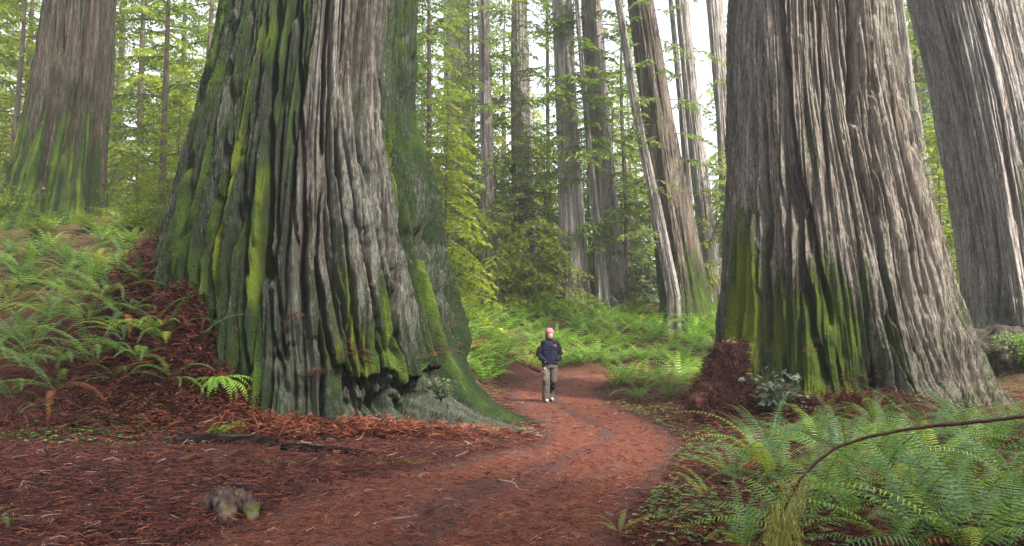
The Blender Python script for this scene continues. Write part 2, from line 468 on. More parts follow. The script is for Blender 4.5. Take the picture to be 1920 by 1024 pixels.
# ------------------------------------------------------------------ sprays of needles
def spray(lmb, wmb, rng, P0, az, L, rise, droop, leaf=.05, gap=.05, rad=.018, tint=.5, subgap=.13, sublen=.42, bare=.15):
    """one flat drooping conifer bough: limb into wmb, needle sprays into lmb"""
    n = 9
    t = np.linspace(0, 1, n)
    dirh = np.array([cos(az), sin(az), 0.0])
    side = np.array([-sin(az), cos(az), 0.0])
    bend = rng.uniform(-.25, .25)
    pts = P0 + dirh * (t * L)[:, None] + side * (bend * L * t ** 2)[:, None] + np.array([0, 0, 1.0]) * (rise * L * t - droop * L * t ** 2)[:, None]
    tube(wmb, pts, rad * (1 - .85 * t), 4, 0, False)
    ns = max(3, int(L * (1 - bare) / subgap))
    bt = rng.uniform(-.15, .15)
    for k in range(ns):
        tt = bare + (1 - bare) * (k + .5) / ns
        p = np.array([np.interp(tt, t, pts[:, c]) for c in range(3)])
        tan = np.array([np.interp(min(1, tt + .05), t, pts[:, c]) for c in range(3)]) - p
        tan /= np.linalg.norm(tan) + 1e-9
        sd_ = side * (1 if k % 2 else -1)
        sl = (sublen * L * (1 - tt) ** .8 * min(1, .35 + tt * 2.5) + .12) * rng.uniform(.7, 1.2)
        dr = tan * .72 + sd_ * rng.uniform(.6, .95) + np.array([0, 0, rng.uniform(-.55, .0)])
        dr /= np.linalg.norm(dr)
        m = max(3, int(sl / gap * 2))
        u = (np.arange(m) + .5) / m
        P = p + dr * (u * sl)[:, None] + np.array([0, 0, -1.0]) * (.25 * sl * u ** 2)[:, None]
        sg = np.where(np.arange(m) % 2, 1.0, -1.0)[:, None]
        nrm = np.array([0, 0, .8]) + rng.normal(0, .75, (m, 3))
        perp = np.cross(dr, np.array([0, 0, 1.0])); perp /= np.linalg.norm(perp) + 1e-9
        D = dr * .75 + perp * sg * .8 + rng.normal(0, .16, (m, 3)) + np.array([0, 0, -.18])
        ll = leaf * rng.uniform(.8, 1.5, m) * (1.15 - .4 * u)
        leaves(lmb, P, D, nrm, ll, ll * .5, np.clip(tint + bt + rng.normal(0, .13, m), 0, 1))

def conifer_meshes(name, seed, Ht, z0, brl, leaf=.065, gap=.055, dz=.33, r0=.12, droop=.55, tint=.45, subgap=.15):
    rng = np.random.RandomState(seed)
    lm, wm = MB(), MB()
    zt = np.linspace(-.5, Ht, 14)
    sw = rng.uniform(-.1, .1, 2)
    tube(wm, np.stack([sw[0] * np.sin(zt * .5), sw[1] * np.cos(zt * .4), zt], -1), r0 * np.clip(1 - zt / Ht * .93, .05, 1.1), 8)
    z = z0
    az = rng.uniform(0, 6.28)
    while z < Ht - .1:
        f = (z - z0) / (Ht - z0)
        L = brl * (1 - f) ** .65 * rng.uniform(.55, 1.1) + .22
        az += 2.4 + rng.uniform(-.5, .5)
        spray(lm, wm, rng, np.array([0, 0, z]), az, L, rng.uniform(.05, .35), droop * rng.uniform(.6, 1.2), leaf, gap, .008 + .006 * L, tint, subgap)
        z += dz * rng.uniform(.6, 1.4) * (1.05 - .6 * f)
    return wm.mesh(name + '_trunk', True), lm.mesh(name + '_crown')

PROTO = {}
PROTO['tall_a'] = conifer_meshes('tall_a', 1, 16, 1.2, 3.2, .17, .085, .24, .17)
PROTO['tall_b'] = conifer_meshes('tall_b', 2, 17, 2.0, 2.8, .17, .085, .22, .15)
PROTO['tall_c'] = conifer_meshes('tall_c', 3, 15, 0.8, 3.6, .17, .09, .26, .20)
PROTO['bare'] = conifer_meshes('bare', 4, 15, 1.6, 3.6, .12, .085, .32, .15, .35, .35, .20)
PROTO['mid_a'] = conifer_meshes('mid_a', 5, 7.5, .4, 2.4, .12, .065, .19, .07)
PROTO['mid_b'] = conifer_meshes('mid_b', 6, 6.5, .3, 2.6, .12, .065, .19, .06)
PROTO['low_a'] = conifer_meshes('low_a', 7, 3.6, .15, 1.9, .10, .06, .12, .04)
PROTO['low_b'] = conifer_meshes('low_b', 8, 2.8, .1, 1.7, .10, .06, .11, .035)

def mesh_with(me, mat):
    key = me.name + '|' + mat.name
    if key not in PROTO:
        m2 = me.copy(); m2.name = me.name; m2.materials.clear(); m2.materials.append(mat); PROTO[key] = m2
    return PROTO[key]

_rc = random.Random(5)
# ------------------------------------------------------------------ redwood trunks
def build_trunk(d, edges, z_top, nth, nz, seed, k_fl, A_base, A_top, crk, cracks=(), ribs=(), lobes=(), colour=None, hollows=(), zb=None, z_hi=44.0, flank=0.0):
    """edges: (py, left px, right px) read off the silhouette; returns mesh in local coordinates + base location"""
    zs, cxs, rs = [], [], []
    for py, l, r in edges:
        c = at((l + r) / 2, py, d)
        zs.append(c[2]); cxs.append(c[0]); rs.append((r - l) / 2 / FPX * d)
    zs, cxs, rs = map(np.array, (zs, cxs, rs))
    o = np.argsort(zs); zs, cxs, rs = zs[o], cxs[o], rs[o]
    sl = (cxs[-1] - cxs[-2]) / (zs[-1] - zs[-2]); tr = (rs[-1] - rs[-2]) / (zs[-1] - zs[-2])
    zl, cl_, rl = zs[-1], cxs[-1], rs[-1]
    zs = np.append(zs, [z_top + 1, z_hi]); cxs = np.append(cxs, [cl_ + sl * (z_top + 1 - zl), cl_ + sl * (z_top + 1 - zl) + .4 * sl * (z_hi - z_top)])
    r_t = max(rl * .75, rl + min(0, tr) * (z_top + 1 - zl)); rs = np.append(rs, [r_t, r_t * .5])
    xb = cxs[0]
    if zb is None: zb = min(h1(xb, d - rs[0]), h1(xb, d), h1(xb + rs[0], d), h1(xb - rs[0], d))
    z0 = zb - .5
    th = np.linspace(-pi, pi, nth, endpoint=False)
    z = np.concatenate([np.linspace(z0, z_top, nz), np.linspace(z_top + .6, z_hi, 26)])
    nz = nz + 26
    TH, Z = np.meshgrid(th, z)
    r = np.interp(Z, zs, rs); cx = np.interp(Z, zs, cxs)
    # smooth the interpolated profile a little
    phi0 = math.atan2(-xb, d)
    s = seed
    TW = TH + .08 * noise(np.cos(TH) * 1.5, np.sin(TH) * 1.5, Z * .16, s) + .014 * noise(np.cos(TH) * 5, np.sin(TH) * 5, Z * .5, s + 1)
    X, Y = np.cos(TW), np.sin(TW)
    up = sstep(zb, zb + 4.5, Z)
    Af = A_base * (1 - up) + A_top * up
    fl = fbm(X * k_fl, Y * k_fl, Z * .07, s + 2, 2)
    disp = Af * (fl - .25 * np.abs(fl))
    def furrow(k, zs_, w, sd, p=1.4):
        c_ = noise(X * k, Y * k, Z * zs_, sd) + .25 * noise(X * k * 2.1, Y * k * 2.1, Z * zs_ * 3, sd + 50)
        return (1 - np.minimum(1, np.abs(c_) / w)) ** p
    C1 = furrow(4.2, .06, .15, s + 5) * np.clip(.6 + 1.3 * noise(X * 3, Y * 3, Z * .4, s + 6), .1, 1.25)
    C2 = furrow(10, .12, .28, s + 7) * np.clip(.7 + 1.1 * noise(X * 6, Y * 6, Z * .8, s + 8), .15, 1.2)
    C3 = furrow(24, .26, .42, s + 9, 1.1)
    side_ = 1 - .25 * sstep(.45, .7, TH) * flank
    disp = disp - side_ * crk * (1.35 * C1 + .75 * C2 + .34 * C3)
    disp = disp - crk * .16 * furrow(50, .6, .5, s + 12, 1.0)
    disp = disp + crk * .10 * noise(X * 26, Y * 26, Z * 1.2, s + 10) + crk * .10 * noise(X * 40, Y * 40, Z * 8, s + 11)
    inner = np.clip(.75 * C1 + .45 * C2, 0, 1)
    def path_theta(pts):
        pz, pt, hw = [], [], []
        for px, py in pts:
            zz = at(px, py, d)[2]
            c = np.interp(zz, zs, cxs); rr = np.interp(zz, zs, rs)
            xx = at(px, py, d)[0]
            pz.append(zz); pt.append(math.asin(max(-.97, min(.97, (xx - c) / rr)))); hw.append(rr * FPX / d)
        o = np.argsort(pz)
        return np.array(pz)[o], np.array(pt)[o], np.array(hw)[o]
    zc = z[:, None]
    for pts, wpx, dep in cracks:
        pz, pt, hw = path_theta(pts)
        tc = np.interp(zc, pz, pt) + .02 * noise(zc * 1.3, 0, 0, s + 20) + .006 * noise(zc * 6, 0, 0, s + 21)
        wd = wpx / np.interp(zc, pz, hw) / np.maximum(.35, np.cos(tc)) * (.75 + .5 * noise(zc * 1.1, 3, 0, s + 22))
        wd = np.maximum(wd, .012)
        ends = sstep(pz[0] - .25, pz[0] + .12, zc) * (1 - sstep(pz[-1] - .35, pz[-1] + .3, zc))
        cs = np.where((th > tc.min() - .3) & (th < tc.max() + .3))[0]
        sl_ = slice(cs[0], cs[-1] + 1)
        C = np.exp(-np.abs((TH[:, sl_] - tc) / wd) ** 4) * ends
        disp[:, sl_] = disp[:, sl_] - dep * C
        inner[:, sl_] = np.maximum(inner[:, sl_], C * .8)
    for pts, wpx, amp in ribs:
        pz, pt, hw = path_theta(pts)
        tc = np.interp(Z, pz, pt); wd = wpx / np.interp(Z, pz, hw) / np.maximum(.35, np.cos(tc))
        ends = sstep(pz[0] - .3, pz[0] + .3, Z) * (1 - sstep(pz[-1] - .8, pz[-1] + .8, Z))
        disp = disp + amp * np.exp(-((TH - tc) / wd) ** 2) * ends
    for t0, wth, amp, zsc in lobes:
        dt = (TH - t0 + pi) % (2 * pi) - pi
        lz = np.exp(-np.maximum(0, Z - zb) / zsc)
        wob = dt + .10 * noise(Z * 1.5, t0 * 3, 0, s + 30)
        disp = disp + amp * lz * np.exp(-(wob / wth) ** 2)
    rot = np.zeros_like(Z)
    for px0, px1, py0, py1, dep in hollows:
        pz, pt, hw = path_theta([(px0, py1), (px1, py0)])
        ta, tb = min(pt), max(pt)
        tt = TH + .05 * noise(Z * 3, TH * 8, 0, s + 40)
        ztop = pz[1] + .22 * noise(TH * 7, 0, 0, s + 41) + .16 * noise(TH * 21, 0, 0, s + 42) + .06 * noise(TH * 60, 0, 0, s + 44)
        m = sstep(ta - .05, ta + .09, tt) * (1 - sstep(tb - .09, tb + .05, tt)) * (1 - sstep(ztop - .03, ztop + .05, Z)) * sstep(pz[0] - .25, pz[0] + .35, Z)
        rough = .55 * fbm(np.cos(TH) * 8, np.sin(TH) * 8, Z * 2.2, s + 43, 4)
        disp = disp - m * dep * (1 + 1.2 * rough) + m * .25 * dep
        rot = np.maximum(rot, m)
        inner = np.maximum(inner * (1 - m), m * .45)
    bx, by = (r * np.sin(TH)), (r * np.cos(TH))
    lowz = sstep(3.2, .2, Z - zb)
    disp = disp + lowz * A_base * (.28 * noise(bx * 1.2, by * 1.2, Z * 1.1, s + 70) + .16 * noise(bx * 3.4, by * 3.4, Z * 2.6, s + 71) + .09 * noise(bx * 8, by * 8, Z * 6, s + 72))
    rr = np.maximum(r + disp, .12 * r)
    ang = TH + phi0
    Xw = cx + rr * np.sin(ang); Yw = d - rr * np.cos(ang)
    Zl = lowz * (A_base * (.20 * noise(Xw * 2.2, Yw * 2.2, 0, s + 80) + .16 * noise(Xw * 6, Yw * 6, 0, s + 81) + .09 * noise(Xw * 15, Yw * 15, 0, s + 82)))
    at_ = dict(stain=np.zeros_like(Z), inner=inner, moss=np.zeros_like(Z), lichen=np.zeros_like(Z), mbright=np.full_like(Z, .3))
    ridge = np.clip(1 - inner, 0, 1)
    if colour is not None:
        # apparent picture position of each surface point, used only to place moss and lichen patches
        colour(at_, TH, Z, zb, ridge, X, Y, s)
    at_['moss'] = at_['moss'] * (1 - .9 * rot)
    V = np.stack([Xw - xb, Yw - d, Z + Zl - zb], -1).reshape(-1, 3)
    i = np.arange(nz - 1)[:, None] * nth; j = np.arange(nth)[None]; k = (j + 1) % nth
    Q = np.stack([i + j, i + k, i + nth + k, i + nth + j], -1).reshape(-1, 4)
    return V, Q, {k: v.ravel() for k, v in at_.items()}, (xb, d, zb), (zs, cxs, rs)

def grooves(edges, n, seed, wmin, wmax, dep, ymin=-120, ymax=780, skip=()):
    r_ = random.Random(seed); out = []
    ey = [e[0] for e in edges]
    for k in range(n):
        u = (k + .5 + r_.uniform(-.35, .35)) / n
        u = .5 - .5 * cos(pi * u)
        ya = r_.uniform(ymin, ymax - 250); yb = min(ymax, ya + r_.uniform(220, 620))
        dr = r_.uniform(-.012, .012)
        pts = []
        for q in range(6):
            y = ya + (yb - ya) * q / 5
            l = np.interp(y, ey, [e[1] for e in edges]); r = np.interp(y, ey, [e[2] for e in edges])
            uu = min(.985, max(.015, u + dr * q + r_.uniform(-.004, .004)))
            pts.append((l + uu * (r - l), y))
        out.append((pts, r_.uniform(wmin, wmax), dep * r_.uniform(.6, 1.2)))
    return out

def redwood(label, mat, group='old growth redwoods', high=None, boughs=None, nmat=None, **kw):
    V, Q, A, loc, prof = build_trunk(**kw)
    t = thing('redwood_tree', label, 'tree', loc, 0, group)
    nt_ = len(Q)
    if boughs is not None:
        wm, lm = boughs(prof, loc)
        V2, Q2, T2, A2 = wm.data()
        Q = np.concatenate([Q, Q2 + len(V)]); V = np.concatenate([V, V2])
        A = {k: np.concatenate([v, np.zeros(len(V2))]) for k, v in A.items()}
        link('crown', lm.mesh('redwood_crown'), nmat or M['needle'], t)
    me = raw_mesh('trunk', V, Q, np.zeros((0, 3), int), A, True)
    link('trunk', me, mat, t)
    if boughs is not None:
        me.materials.append(M['limb'])
        mi = np.zeros(len(Q), np.int32); mi[nt_:] = 1
        me.polygons.foreach_set('material_index', mi)
    if high:
        cw, cl_ = PROTO[_rc.choice(['tall_a', 'tall_c'])]
        o = link('crown', mesh_with(cl_, M['needle']), None, t)
        zs, cxs, rs = prof
        zc = _rc.uniform(*high)
        sc = _rc.uniform(1.9, 2.5)
        o.location = (np.interp(zc + 8, zs, cxs) - loc[0], 0, zc - loc[2]); o.scale = (sc, sc, sc); o.rotation_euler = (0, 0, _rc.uniform(0, 6.28))
    return t, prof

def col_left_giant(a, T, Z, zb, ridge, X, Y, s):
    n1 = noise(X * 5, Y * 5, Z * .25, s + 60); n2 = noise(X * 14, Y * 14, Z * .5, s + 61)
    zz = Z - zb
    left = sstep(.05, -.10, T) * (.52 - .06 * np.clip(zz - 3, 0, 6) / 6)
    low = sstep(4.2, 1.2, zz) * .46 + .12 * sstep(1.4, .5, zz)
    right = sstep(.55, .85, T) * (.46 + .25 * sstep(4, 1, zz))
    n3 = noise(X * 30, Y * 30, Z * 2.2, s + 62)
    m = np.maximum(np.maximum(left, low), right) + .40 * n1 + .38 * n2 + .25 * n3
    m = m + .30 * sstep(.5, .75, T) * sstep(2.4, .8, zz) + .32 * sstep(1.2, .5, zz) * sstep(.0, .25, T)
    m = m + .35 * np.exp(-((T - .30) / .17) ** 2) * sstep(2.9, 1.2, zz) + .5 * np.exp(-((T + .28) / .04) ** 2) * sstep(4.8, 3.9, zz)
    a['moss'][:] = m * (.45 + .55 * ridge)
    a['stain'][:] = np.maximum(.85 * sstep(.02, -.08, T) + .30 * sstep(0, .1, T) * sstep(7, 3, zz), np.maximum(1.0 * sstep(3.4, 1.2, zz), 1.0 * sstep(.50, .80, T))) + .25 * n1
    a['lichen'][:] = (.50 * sstep(.12, .35, T) * sstep(.75, .55, T) * sstep(7.4, 5.6, zz) * sstep(1.6, 3.2, zz) + .22 * sstep(0, -.3, T)) + .35 * n1
    b = .08 + .6 * n2 + .35 * n1
    b = b + .65 * sstep(2.9, 1.2, zz) * np.exp(-((T - .30) / .17) ** 2) * sstep(.35, .7, zz)
    b = b + .8 * np.exp(-((T + .28) / .045) ** 2) * sstep(4.8, 3.9, zz) * sstep(1.8, 2.2, zz)
    b = b + .5 * np.exp(-((T + .52) / .04) ** 2) * sstep(8, 6, zz)
    b = b + .45 * np.exp(-((T + .05) / .06) ** 2) * sstep(2.4, 1.6, zz) + .4 * np.exp(-((T - .75) / .15) ** 2) * sstep(2.0, .6, zz)
    a['mbright'][:] = b

def col_right_giant(a, T, Z, zb, ridge, X, Y, s):
    n1 = noise(X * 5, Y * 5, Z * .3, s + 60); n2 = noise(X * 14, Y * 14, Z * .6, s + 61)
    zz = Z - zb
    m1 = np.exp(-((T + .80) / .27) ** 2) * sstep(5.2, 2.4, zz) * .85
    m2 = np.exp(-((T + .22) / .54) ** 2) * sstep(3.7, 1.4, zz) * .95
    m3 = sstep(.1, .9, T) * sstep(2.2, .3, zz) * .34
    a['moss'][:] = (np.maximum(np.maximum(m1, m2), m3) + .42 * n1 + .3 * n2) * (.6 + .4 * ridge)
    a['stain'][:] = .5 * sstep(3.2, .6, zz) + .6 * sstep(-1.05, -1.2, T) + .2 * n1
    a['lichen'][:] = .12 + .28 * np.exp(-((T - .25) / .25) ** 2) * sstep(4, 2, zz) + .3 * n1
    a['mbright'][:] = .15 + .62 * m1 + .42 * m2 + .4 * n2

def col_mossy(amount, low=4.0, lich=.15):
    def f(a, T, Z, zb, ridge, X, Y, s):
        n1 = noise(X * 4, Y * 4, Z * .3, s + 60); n2 = noise(X * 12, Y * 12, Z * .5, s + 61)
        zz = Z - zb
        a['moss'][:] = (amount * sstep(low, low * .2, zz) + amount * .25 + .35 * n1 + .2 * n2) * (.5 + .5 * ridge)
        a['lichen'][:] = lich + .3 * n1
        a['stain'][:] = .25 * sstep(low, 0, zz) + .15 * n1
        a['mbright'][:] = .35 + .5 * n2
    return f

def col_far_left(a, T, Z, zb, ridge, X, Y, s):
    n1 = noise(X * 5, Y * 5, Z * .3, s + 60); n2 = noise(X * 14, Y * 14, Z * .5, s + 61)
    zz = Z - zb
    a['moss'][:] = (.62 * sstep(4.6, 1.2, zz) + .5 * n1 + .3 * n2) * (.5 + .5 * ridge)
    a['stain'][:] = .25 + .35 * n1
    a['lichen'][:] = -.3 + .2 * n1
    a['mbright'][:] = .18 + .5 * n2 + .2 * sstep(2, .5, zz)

L_EDGES = [(-150, 440, 790), (0, 425, 790), (100, 405, 787), (200, 380, 786), (300, 352, 795), (400, 328, 815), (500, 300, 838), (600, 292, 858), (700, 288, 878), (800, 282, 888)]
M['bark_mossy'] = bark_mat('mossy_redwood_bark', (.045, .040, .035), (.145, .133, .117), (.27, .255, .232), warm_amt=.10)
redwood('huge mossy redwood with a dark hollow at its base beside the trail', M['bark_mossy'],
    d=15.6, z_top=12.0, nth=1500, nz=430, seed=3, k_fl=2.3, A_base=.22, A_top=.07, crk=.26,
    edges=L_EDGES,
    cracks=[([(527, -80), (522, 200), (518, 400), (513, 528)], 9, .60), ([(566, 60), (570, 300), (574, 470), (574, 590)], 6, .35),
            ([(560, -80), (562, 30), (560, 95)], 9, .35), ([(470, 330), (482, 430), (488, 520)], 6, .35),
            ([(447, 0), (450, 200), (447, 400), (446, 560)], 6, .30), ([(410, 60), (398, 180), (380, 330), (372, 480)], 6, .28),
            ([(352, 330), (345, 420), (335, 500)], 6, .28),
            ([(776, 120), (771, 240), (774, 340), (778, 430), (776, 500)], 10, .65), ([(790, 440), (800, 520), (815, 600)], 13, .6),
            ([(748, -60), (747, 200), (738, 400), (722, 560), (716, 650)], 6, .28), ([(690, 0), (686, 120), (688, 330)], 4, .16),
            ([(618, 150), (612, 300), (616, 420)], 4, .18), ([(596, 520), (604, 600), (618, 680)], 6, .4), ([(655, 500), (652, 560), (640, 690)], 4, .2),
            ([(770, 560), (788, 640), (800, 700)], 8, .4), ([(508, 490), (516, 512), (522, 532)], 17, .55)] + grooves(L_EDGES, 46, 4, 2.6, 4.6, .30),
    ribs=[([(500, 300), (498, 500)], 10, .12), ([(800, 250), (828, 420), (850, 560), (868, 660)], 9, .30)],
    lobes=[(.74, .12, 2.15, .36), (1.0, .12, 1.2, .4), (.90, .34, .30, 1.0), (.42, .10, .55, .35), (.15, .09, .5, .3), (1.2, .12, .8, .45), (-.75, .25, .35, .9), (.05, .16, .5, .55), (-.35, .15, .5, .7), (-1.3, .4, .2, 1.2), (2.4, .4, 1, 1), (-2.4, .4, 1., 1)],
    hollows=[(625, 800, 692, 800, .55), (520, 600, 640, 760, .12)],
    colour=col_left_giant, zb=0.0, flank=1.0)

R_EDGES = [(-150, 1368, 1660), (0, 1366, 1668), (100, 1366, 1680), (200, 1366, 1694), (300, 1364, 1714), (400, 1361, 1738), (500, 1356, 1762), (600, 1350, 1788), (700, 1344, 1814), (760, 1337, 1838)]
redwood('huge grey redwood with yellow green moss down one flank beyond the foreground ferns', M['bark'],
    d=16.5, z_top=12.5, nth=1500, nz=430, seed=11, k_fl=2.6, A_base=.26, A_top=.11, crk=.17,
    edges=R_EDGES,
    cracks=[([(1590, -80), (1592, 60), (1594, 180), (1594, 262)], 11, .55), ([(1470, -60), (1478, 100), (1494, 250), (1516, 400), (1530, 480)], 7, .35),
            ([(1444, 240), (1450, 400), (1453, 520), (1455, 640)], 8, .40), ([(1500, 360), (1512, 480), (1532, 590), (1552, 700)], 9, .50),
            ([(1520, 400), (1545, 520), (1562, 600)], 6, .4), ([(1636, 460), (1648, 540), (1660, 600)], 5, .25),
            ([(1700, 240), (1722, 360), (1752, 470), (1790, 600), (1835, 700), (1868, 765)], 7, .5),
            ([(1634, 690), (1636, 740), (1634, 800)], 12, .7), ([(1650, 600), (1668, 690), (1690, 740)], 6, .3), ([(1375, 100), (1384, 250), (1392, 360)], 6, .25),
            ([(1415, 420), (1416, 560), (1412, 700)], 5, .28), ([(1388, 420), (1386, 560), (1376, 700)], 5, .28), ([(1475, 560), (1482, 650), (1500, 740)], 5, .25),
            ([(1380, -50), (1378, 60)], 4, .2), ([(1540, 60), (1543, 200), (1556, 350)], 4, .18), ([(1626, -50), (1628, 250), (1634, 460)], 5, .2),
            ([(1480, 640), (1490, 700), (1500, 770)], 8, .3), ([(1570, 660), (1580, 730), (1584, 790)], 5, .25)] + grooves(R_EDGES, 22, 9, 2.0, 3.6, .14),
    ribs=[([(1402, 380), (1400, 560), (1392, 720)], 11, .16), ([(1433, 400), (1434, 560), (1428, 700)], 11, .16), ([(1610, 20), (1610, 200)], 12, .12),
          ([(1650, 650), (1690, 740), (1730, 800)], 12, .3)],
    lobes=[(-.85, .13, .6, .6), (1.15, .30, .3, .9), (.62, .14, .7, .5), (.30, .12, .5, .5), (-.2, .2, .35, .6), (2.5, .4, .9, 1), (-2.2, .4, .9, 1)],
    colour=col_right_giant, zb=0.15)

redwood('dark mossy redwood standing on top of the ferny bank', M['bark_dark_shade'],
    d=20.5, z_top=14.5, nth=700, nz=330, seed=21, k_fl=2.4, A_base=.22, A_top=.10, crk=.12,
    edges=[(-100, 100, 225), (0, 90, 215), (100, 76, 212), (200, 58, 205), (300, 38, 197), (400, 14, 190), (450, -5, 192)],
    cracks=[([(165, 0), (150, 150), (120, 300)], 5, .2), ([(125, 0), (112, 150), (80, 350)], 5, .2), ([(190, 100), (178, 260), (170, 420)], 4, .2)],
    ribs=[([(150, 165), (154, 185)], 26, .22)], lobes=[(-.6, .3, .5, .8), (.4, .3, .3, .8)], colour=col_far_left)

redwood('leaning pale grey redwood behind a mossy hump at the frame edge', M['bark_pale'],
    d=21.0, z_top=15, nth=800, nz=330, seed=31, k_fl=2.2, A_base=.18, A_top=.10, crk=.10,
    edges=[(-100, 1688, 1876), (0, 1712, 1902), (100, 1738, 1925), (200, 1760, 1948), (300, 1780, 1970), (400, 1800, 1992), (500, 1818, 2010), (600, 1826, 2030)],
    cracks=[([(1760, 0), (1812, 200), (1850, 420)], 4, .14), ([(1820, 0), (1880, 250), (1905, 420)], 4, .16), ([(1870, 420), (1880, 520), (1875, 600)], 5, .2)],
    lobes=[(-.8, .3, .3, .6)], colour=col_mossy(.25, 1.8, .25))

def conifer(proto, mat, px, Y, sc, label, name='hemlock_tree', group='young hemlocks of the understory', cat='tree', dz=0.0, x=None):
    if x is None: x = at(px, 500, Y)[0]
    t = thing(name, label, cat, (x, Y, h1(x, Y) + dz), _rc.uniform(0, 6.28), group)
    s = sc * _rc.uniform(.93, 1.07)
    t.scale = (s, s, s)
    w, l = PROTO[proto]
    link('trunk', mesh_with(w, M['limb']), None, t)
    link('crown', mesh_with(l, mat), None, t)
    return t

NE, NS, NG = M['needle'], M['needle_sunlit'], M['needle_grey']
M['needle_light'] = leaf_mat('light_conifer_needles', [(0, (.08, .125, .03)), (.5, (.18, .24, .055)), (1, (.32, .37, .10))], .55)  # lighter copy of the needles, background haze and brightness put into the colour
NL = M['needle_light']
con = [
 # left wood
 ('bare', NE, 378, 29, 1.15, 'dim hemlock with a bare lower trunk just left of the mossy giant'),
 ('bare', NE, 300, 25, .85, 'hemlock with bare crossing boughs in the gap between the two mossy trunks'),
 ('tall_a', NS, 255, 37, 1.25, 'sunlit yellow green hemlock deep in the gap between the two mossy trunks'),
 ('mid_a', NS, 330, 24, .62, 'yellow green sapling beside the flank of the mossy giant'),
 ('mid_b', NS, 250, 26, .62, 'small yellow green sapling in the gap above the huckleberry'),
 ('tall_c', NS, 40, 34, 1.2, 'sunlit hemlock behind the dark redwood on the bank'),
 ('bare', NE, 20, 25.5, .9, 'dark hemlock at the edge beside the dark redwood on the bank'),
 ('tall_b', NS, -40, 30, 1.2, 'yellow green hemlock at the outer end of the bank'),
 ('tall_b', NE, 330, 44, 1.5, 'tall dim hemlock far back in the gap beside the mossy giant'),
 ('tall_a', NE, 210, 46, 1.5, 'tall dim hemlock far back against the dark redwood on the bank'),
 ('mid_b', NS, 285, 30, 1.1, 'bright yellow green sapling catching the light in the gap between the two mossy trunks'),
 ('mid_a', NS, 345, 34, 1.3, 'bright yellow green sapling further back in the gap beside the mossy giant'),
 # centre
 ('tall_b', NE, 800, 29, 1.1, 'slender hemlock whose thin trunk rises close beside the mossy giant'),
 ('mid_a', NS, 838, 27, 1.05, 'yellow green hemlock sapling leaning out behind the mossy giant'),
 ('tall_a', NS, 885, 44, 1.2, 'hazy hemlock between the two leftmost far trunks'),
 ('tall_c', NS, 945, 52, 1.2, 'hazy hemlock between two slim pale trunks'),
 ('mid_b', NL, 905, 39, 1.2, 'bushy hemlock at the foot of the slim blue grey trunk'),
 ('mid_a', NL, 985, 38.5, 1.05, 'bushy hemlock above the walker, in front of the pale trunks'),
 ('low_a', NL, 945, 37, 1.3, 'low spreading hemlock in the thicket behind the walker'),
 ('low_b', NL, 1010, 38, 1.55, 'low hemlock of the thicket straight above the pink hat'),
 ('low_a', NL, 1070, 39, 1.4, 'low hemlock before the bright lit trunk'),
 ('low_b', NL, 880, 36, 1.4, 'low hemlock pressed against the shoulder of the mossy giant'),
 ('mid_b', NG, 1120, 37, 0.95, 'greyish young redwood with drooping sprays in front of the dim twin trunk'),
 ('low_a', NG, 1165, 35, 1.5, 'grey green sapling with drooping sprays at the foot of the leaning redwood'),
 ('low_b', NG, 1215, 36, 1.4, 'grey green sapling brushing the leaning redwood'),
 ('tall_b', NS, 1105, 46, .8, 'hemlock screening the dim twin trunk'),
 ('tall_a', NS, 1150, 44, .8, 'hemlock with dense boughs between the dim twin trunk and the leaning redwood'),
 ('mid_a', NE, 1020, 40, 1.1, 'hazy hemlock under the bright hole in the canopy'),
 ('mid_b', NS, 1345, 36, 1.15, 'bright green sapling against the dark edge of the grey giant'),
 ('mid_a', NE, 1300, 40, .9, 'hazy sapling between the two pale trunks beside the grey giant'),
 ('mid_b', NS, 940, 42, 1.1, 'pale yellow green sapling glowing between the slim far trunks'),
 ('mid_a', NS, 1000, 45, 1.25, 'pale yellow green sapling below the bright hole in the canopy'),
 ('mid_b', NS, 870, 43, 1.3, 'pale yellow green sapling before the broad hazy trunk'),
 ('mid_a', NS, 1195, 43, 1.2, 'pale yellow green sapling seen beside the leaning redwood'),
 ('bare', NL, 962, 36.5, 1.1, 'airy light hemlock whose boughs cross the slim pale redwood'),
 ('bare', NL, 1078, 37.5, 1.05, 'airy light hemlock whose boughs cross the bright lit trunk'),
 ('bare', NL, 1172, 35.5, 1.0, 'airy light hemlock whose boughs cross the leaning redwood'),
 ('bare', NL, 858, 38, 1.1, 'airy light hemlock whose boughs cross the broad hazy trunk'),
 ('low_a', NS, 930, 32.5, 1.25, 'yellow green hemlock seedling at the edge of the fern bank towards the mossy giant'),
 ('low_b', NS, 1003, 33, 1.5, 'yellow green hemlock seedling at the edge of the fern bank straight above the pink hat'),
 ('low_a', NS, 1045, 33, 1.0, 'yellow green hemlock seedling by the dark foot of the bright lit trunk'),
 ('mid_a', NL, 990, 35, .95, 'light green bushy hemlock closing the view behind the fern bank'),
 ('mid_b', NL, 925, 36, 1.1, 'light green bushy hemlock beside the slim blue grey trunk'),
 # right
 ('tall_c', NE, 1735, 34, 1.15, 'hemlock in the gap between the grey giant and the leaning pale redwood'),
 ('mid_a', NS, 1765, 27, .9, 'light green sapling low in the gap beside the leaning pale redwood'),
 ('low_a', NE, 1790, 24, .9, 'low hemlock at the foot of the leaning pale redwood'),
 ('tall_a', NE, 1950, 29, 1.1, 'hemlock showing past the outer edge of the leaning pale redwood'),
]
for p, m, px, Y, sc, lab in con: conifer(p, m, px, Y, sc, lab)

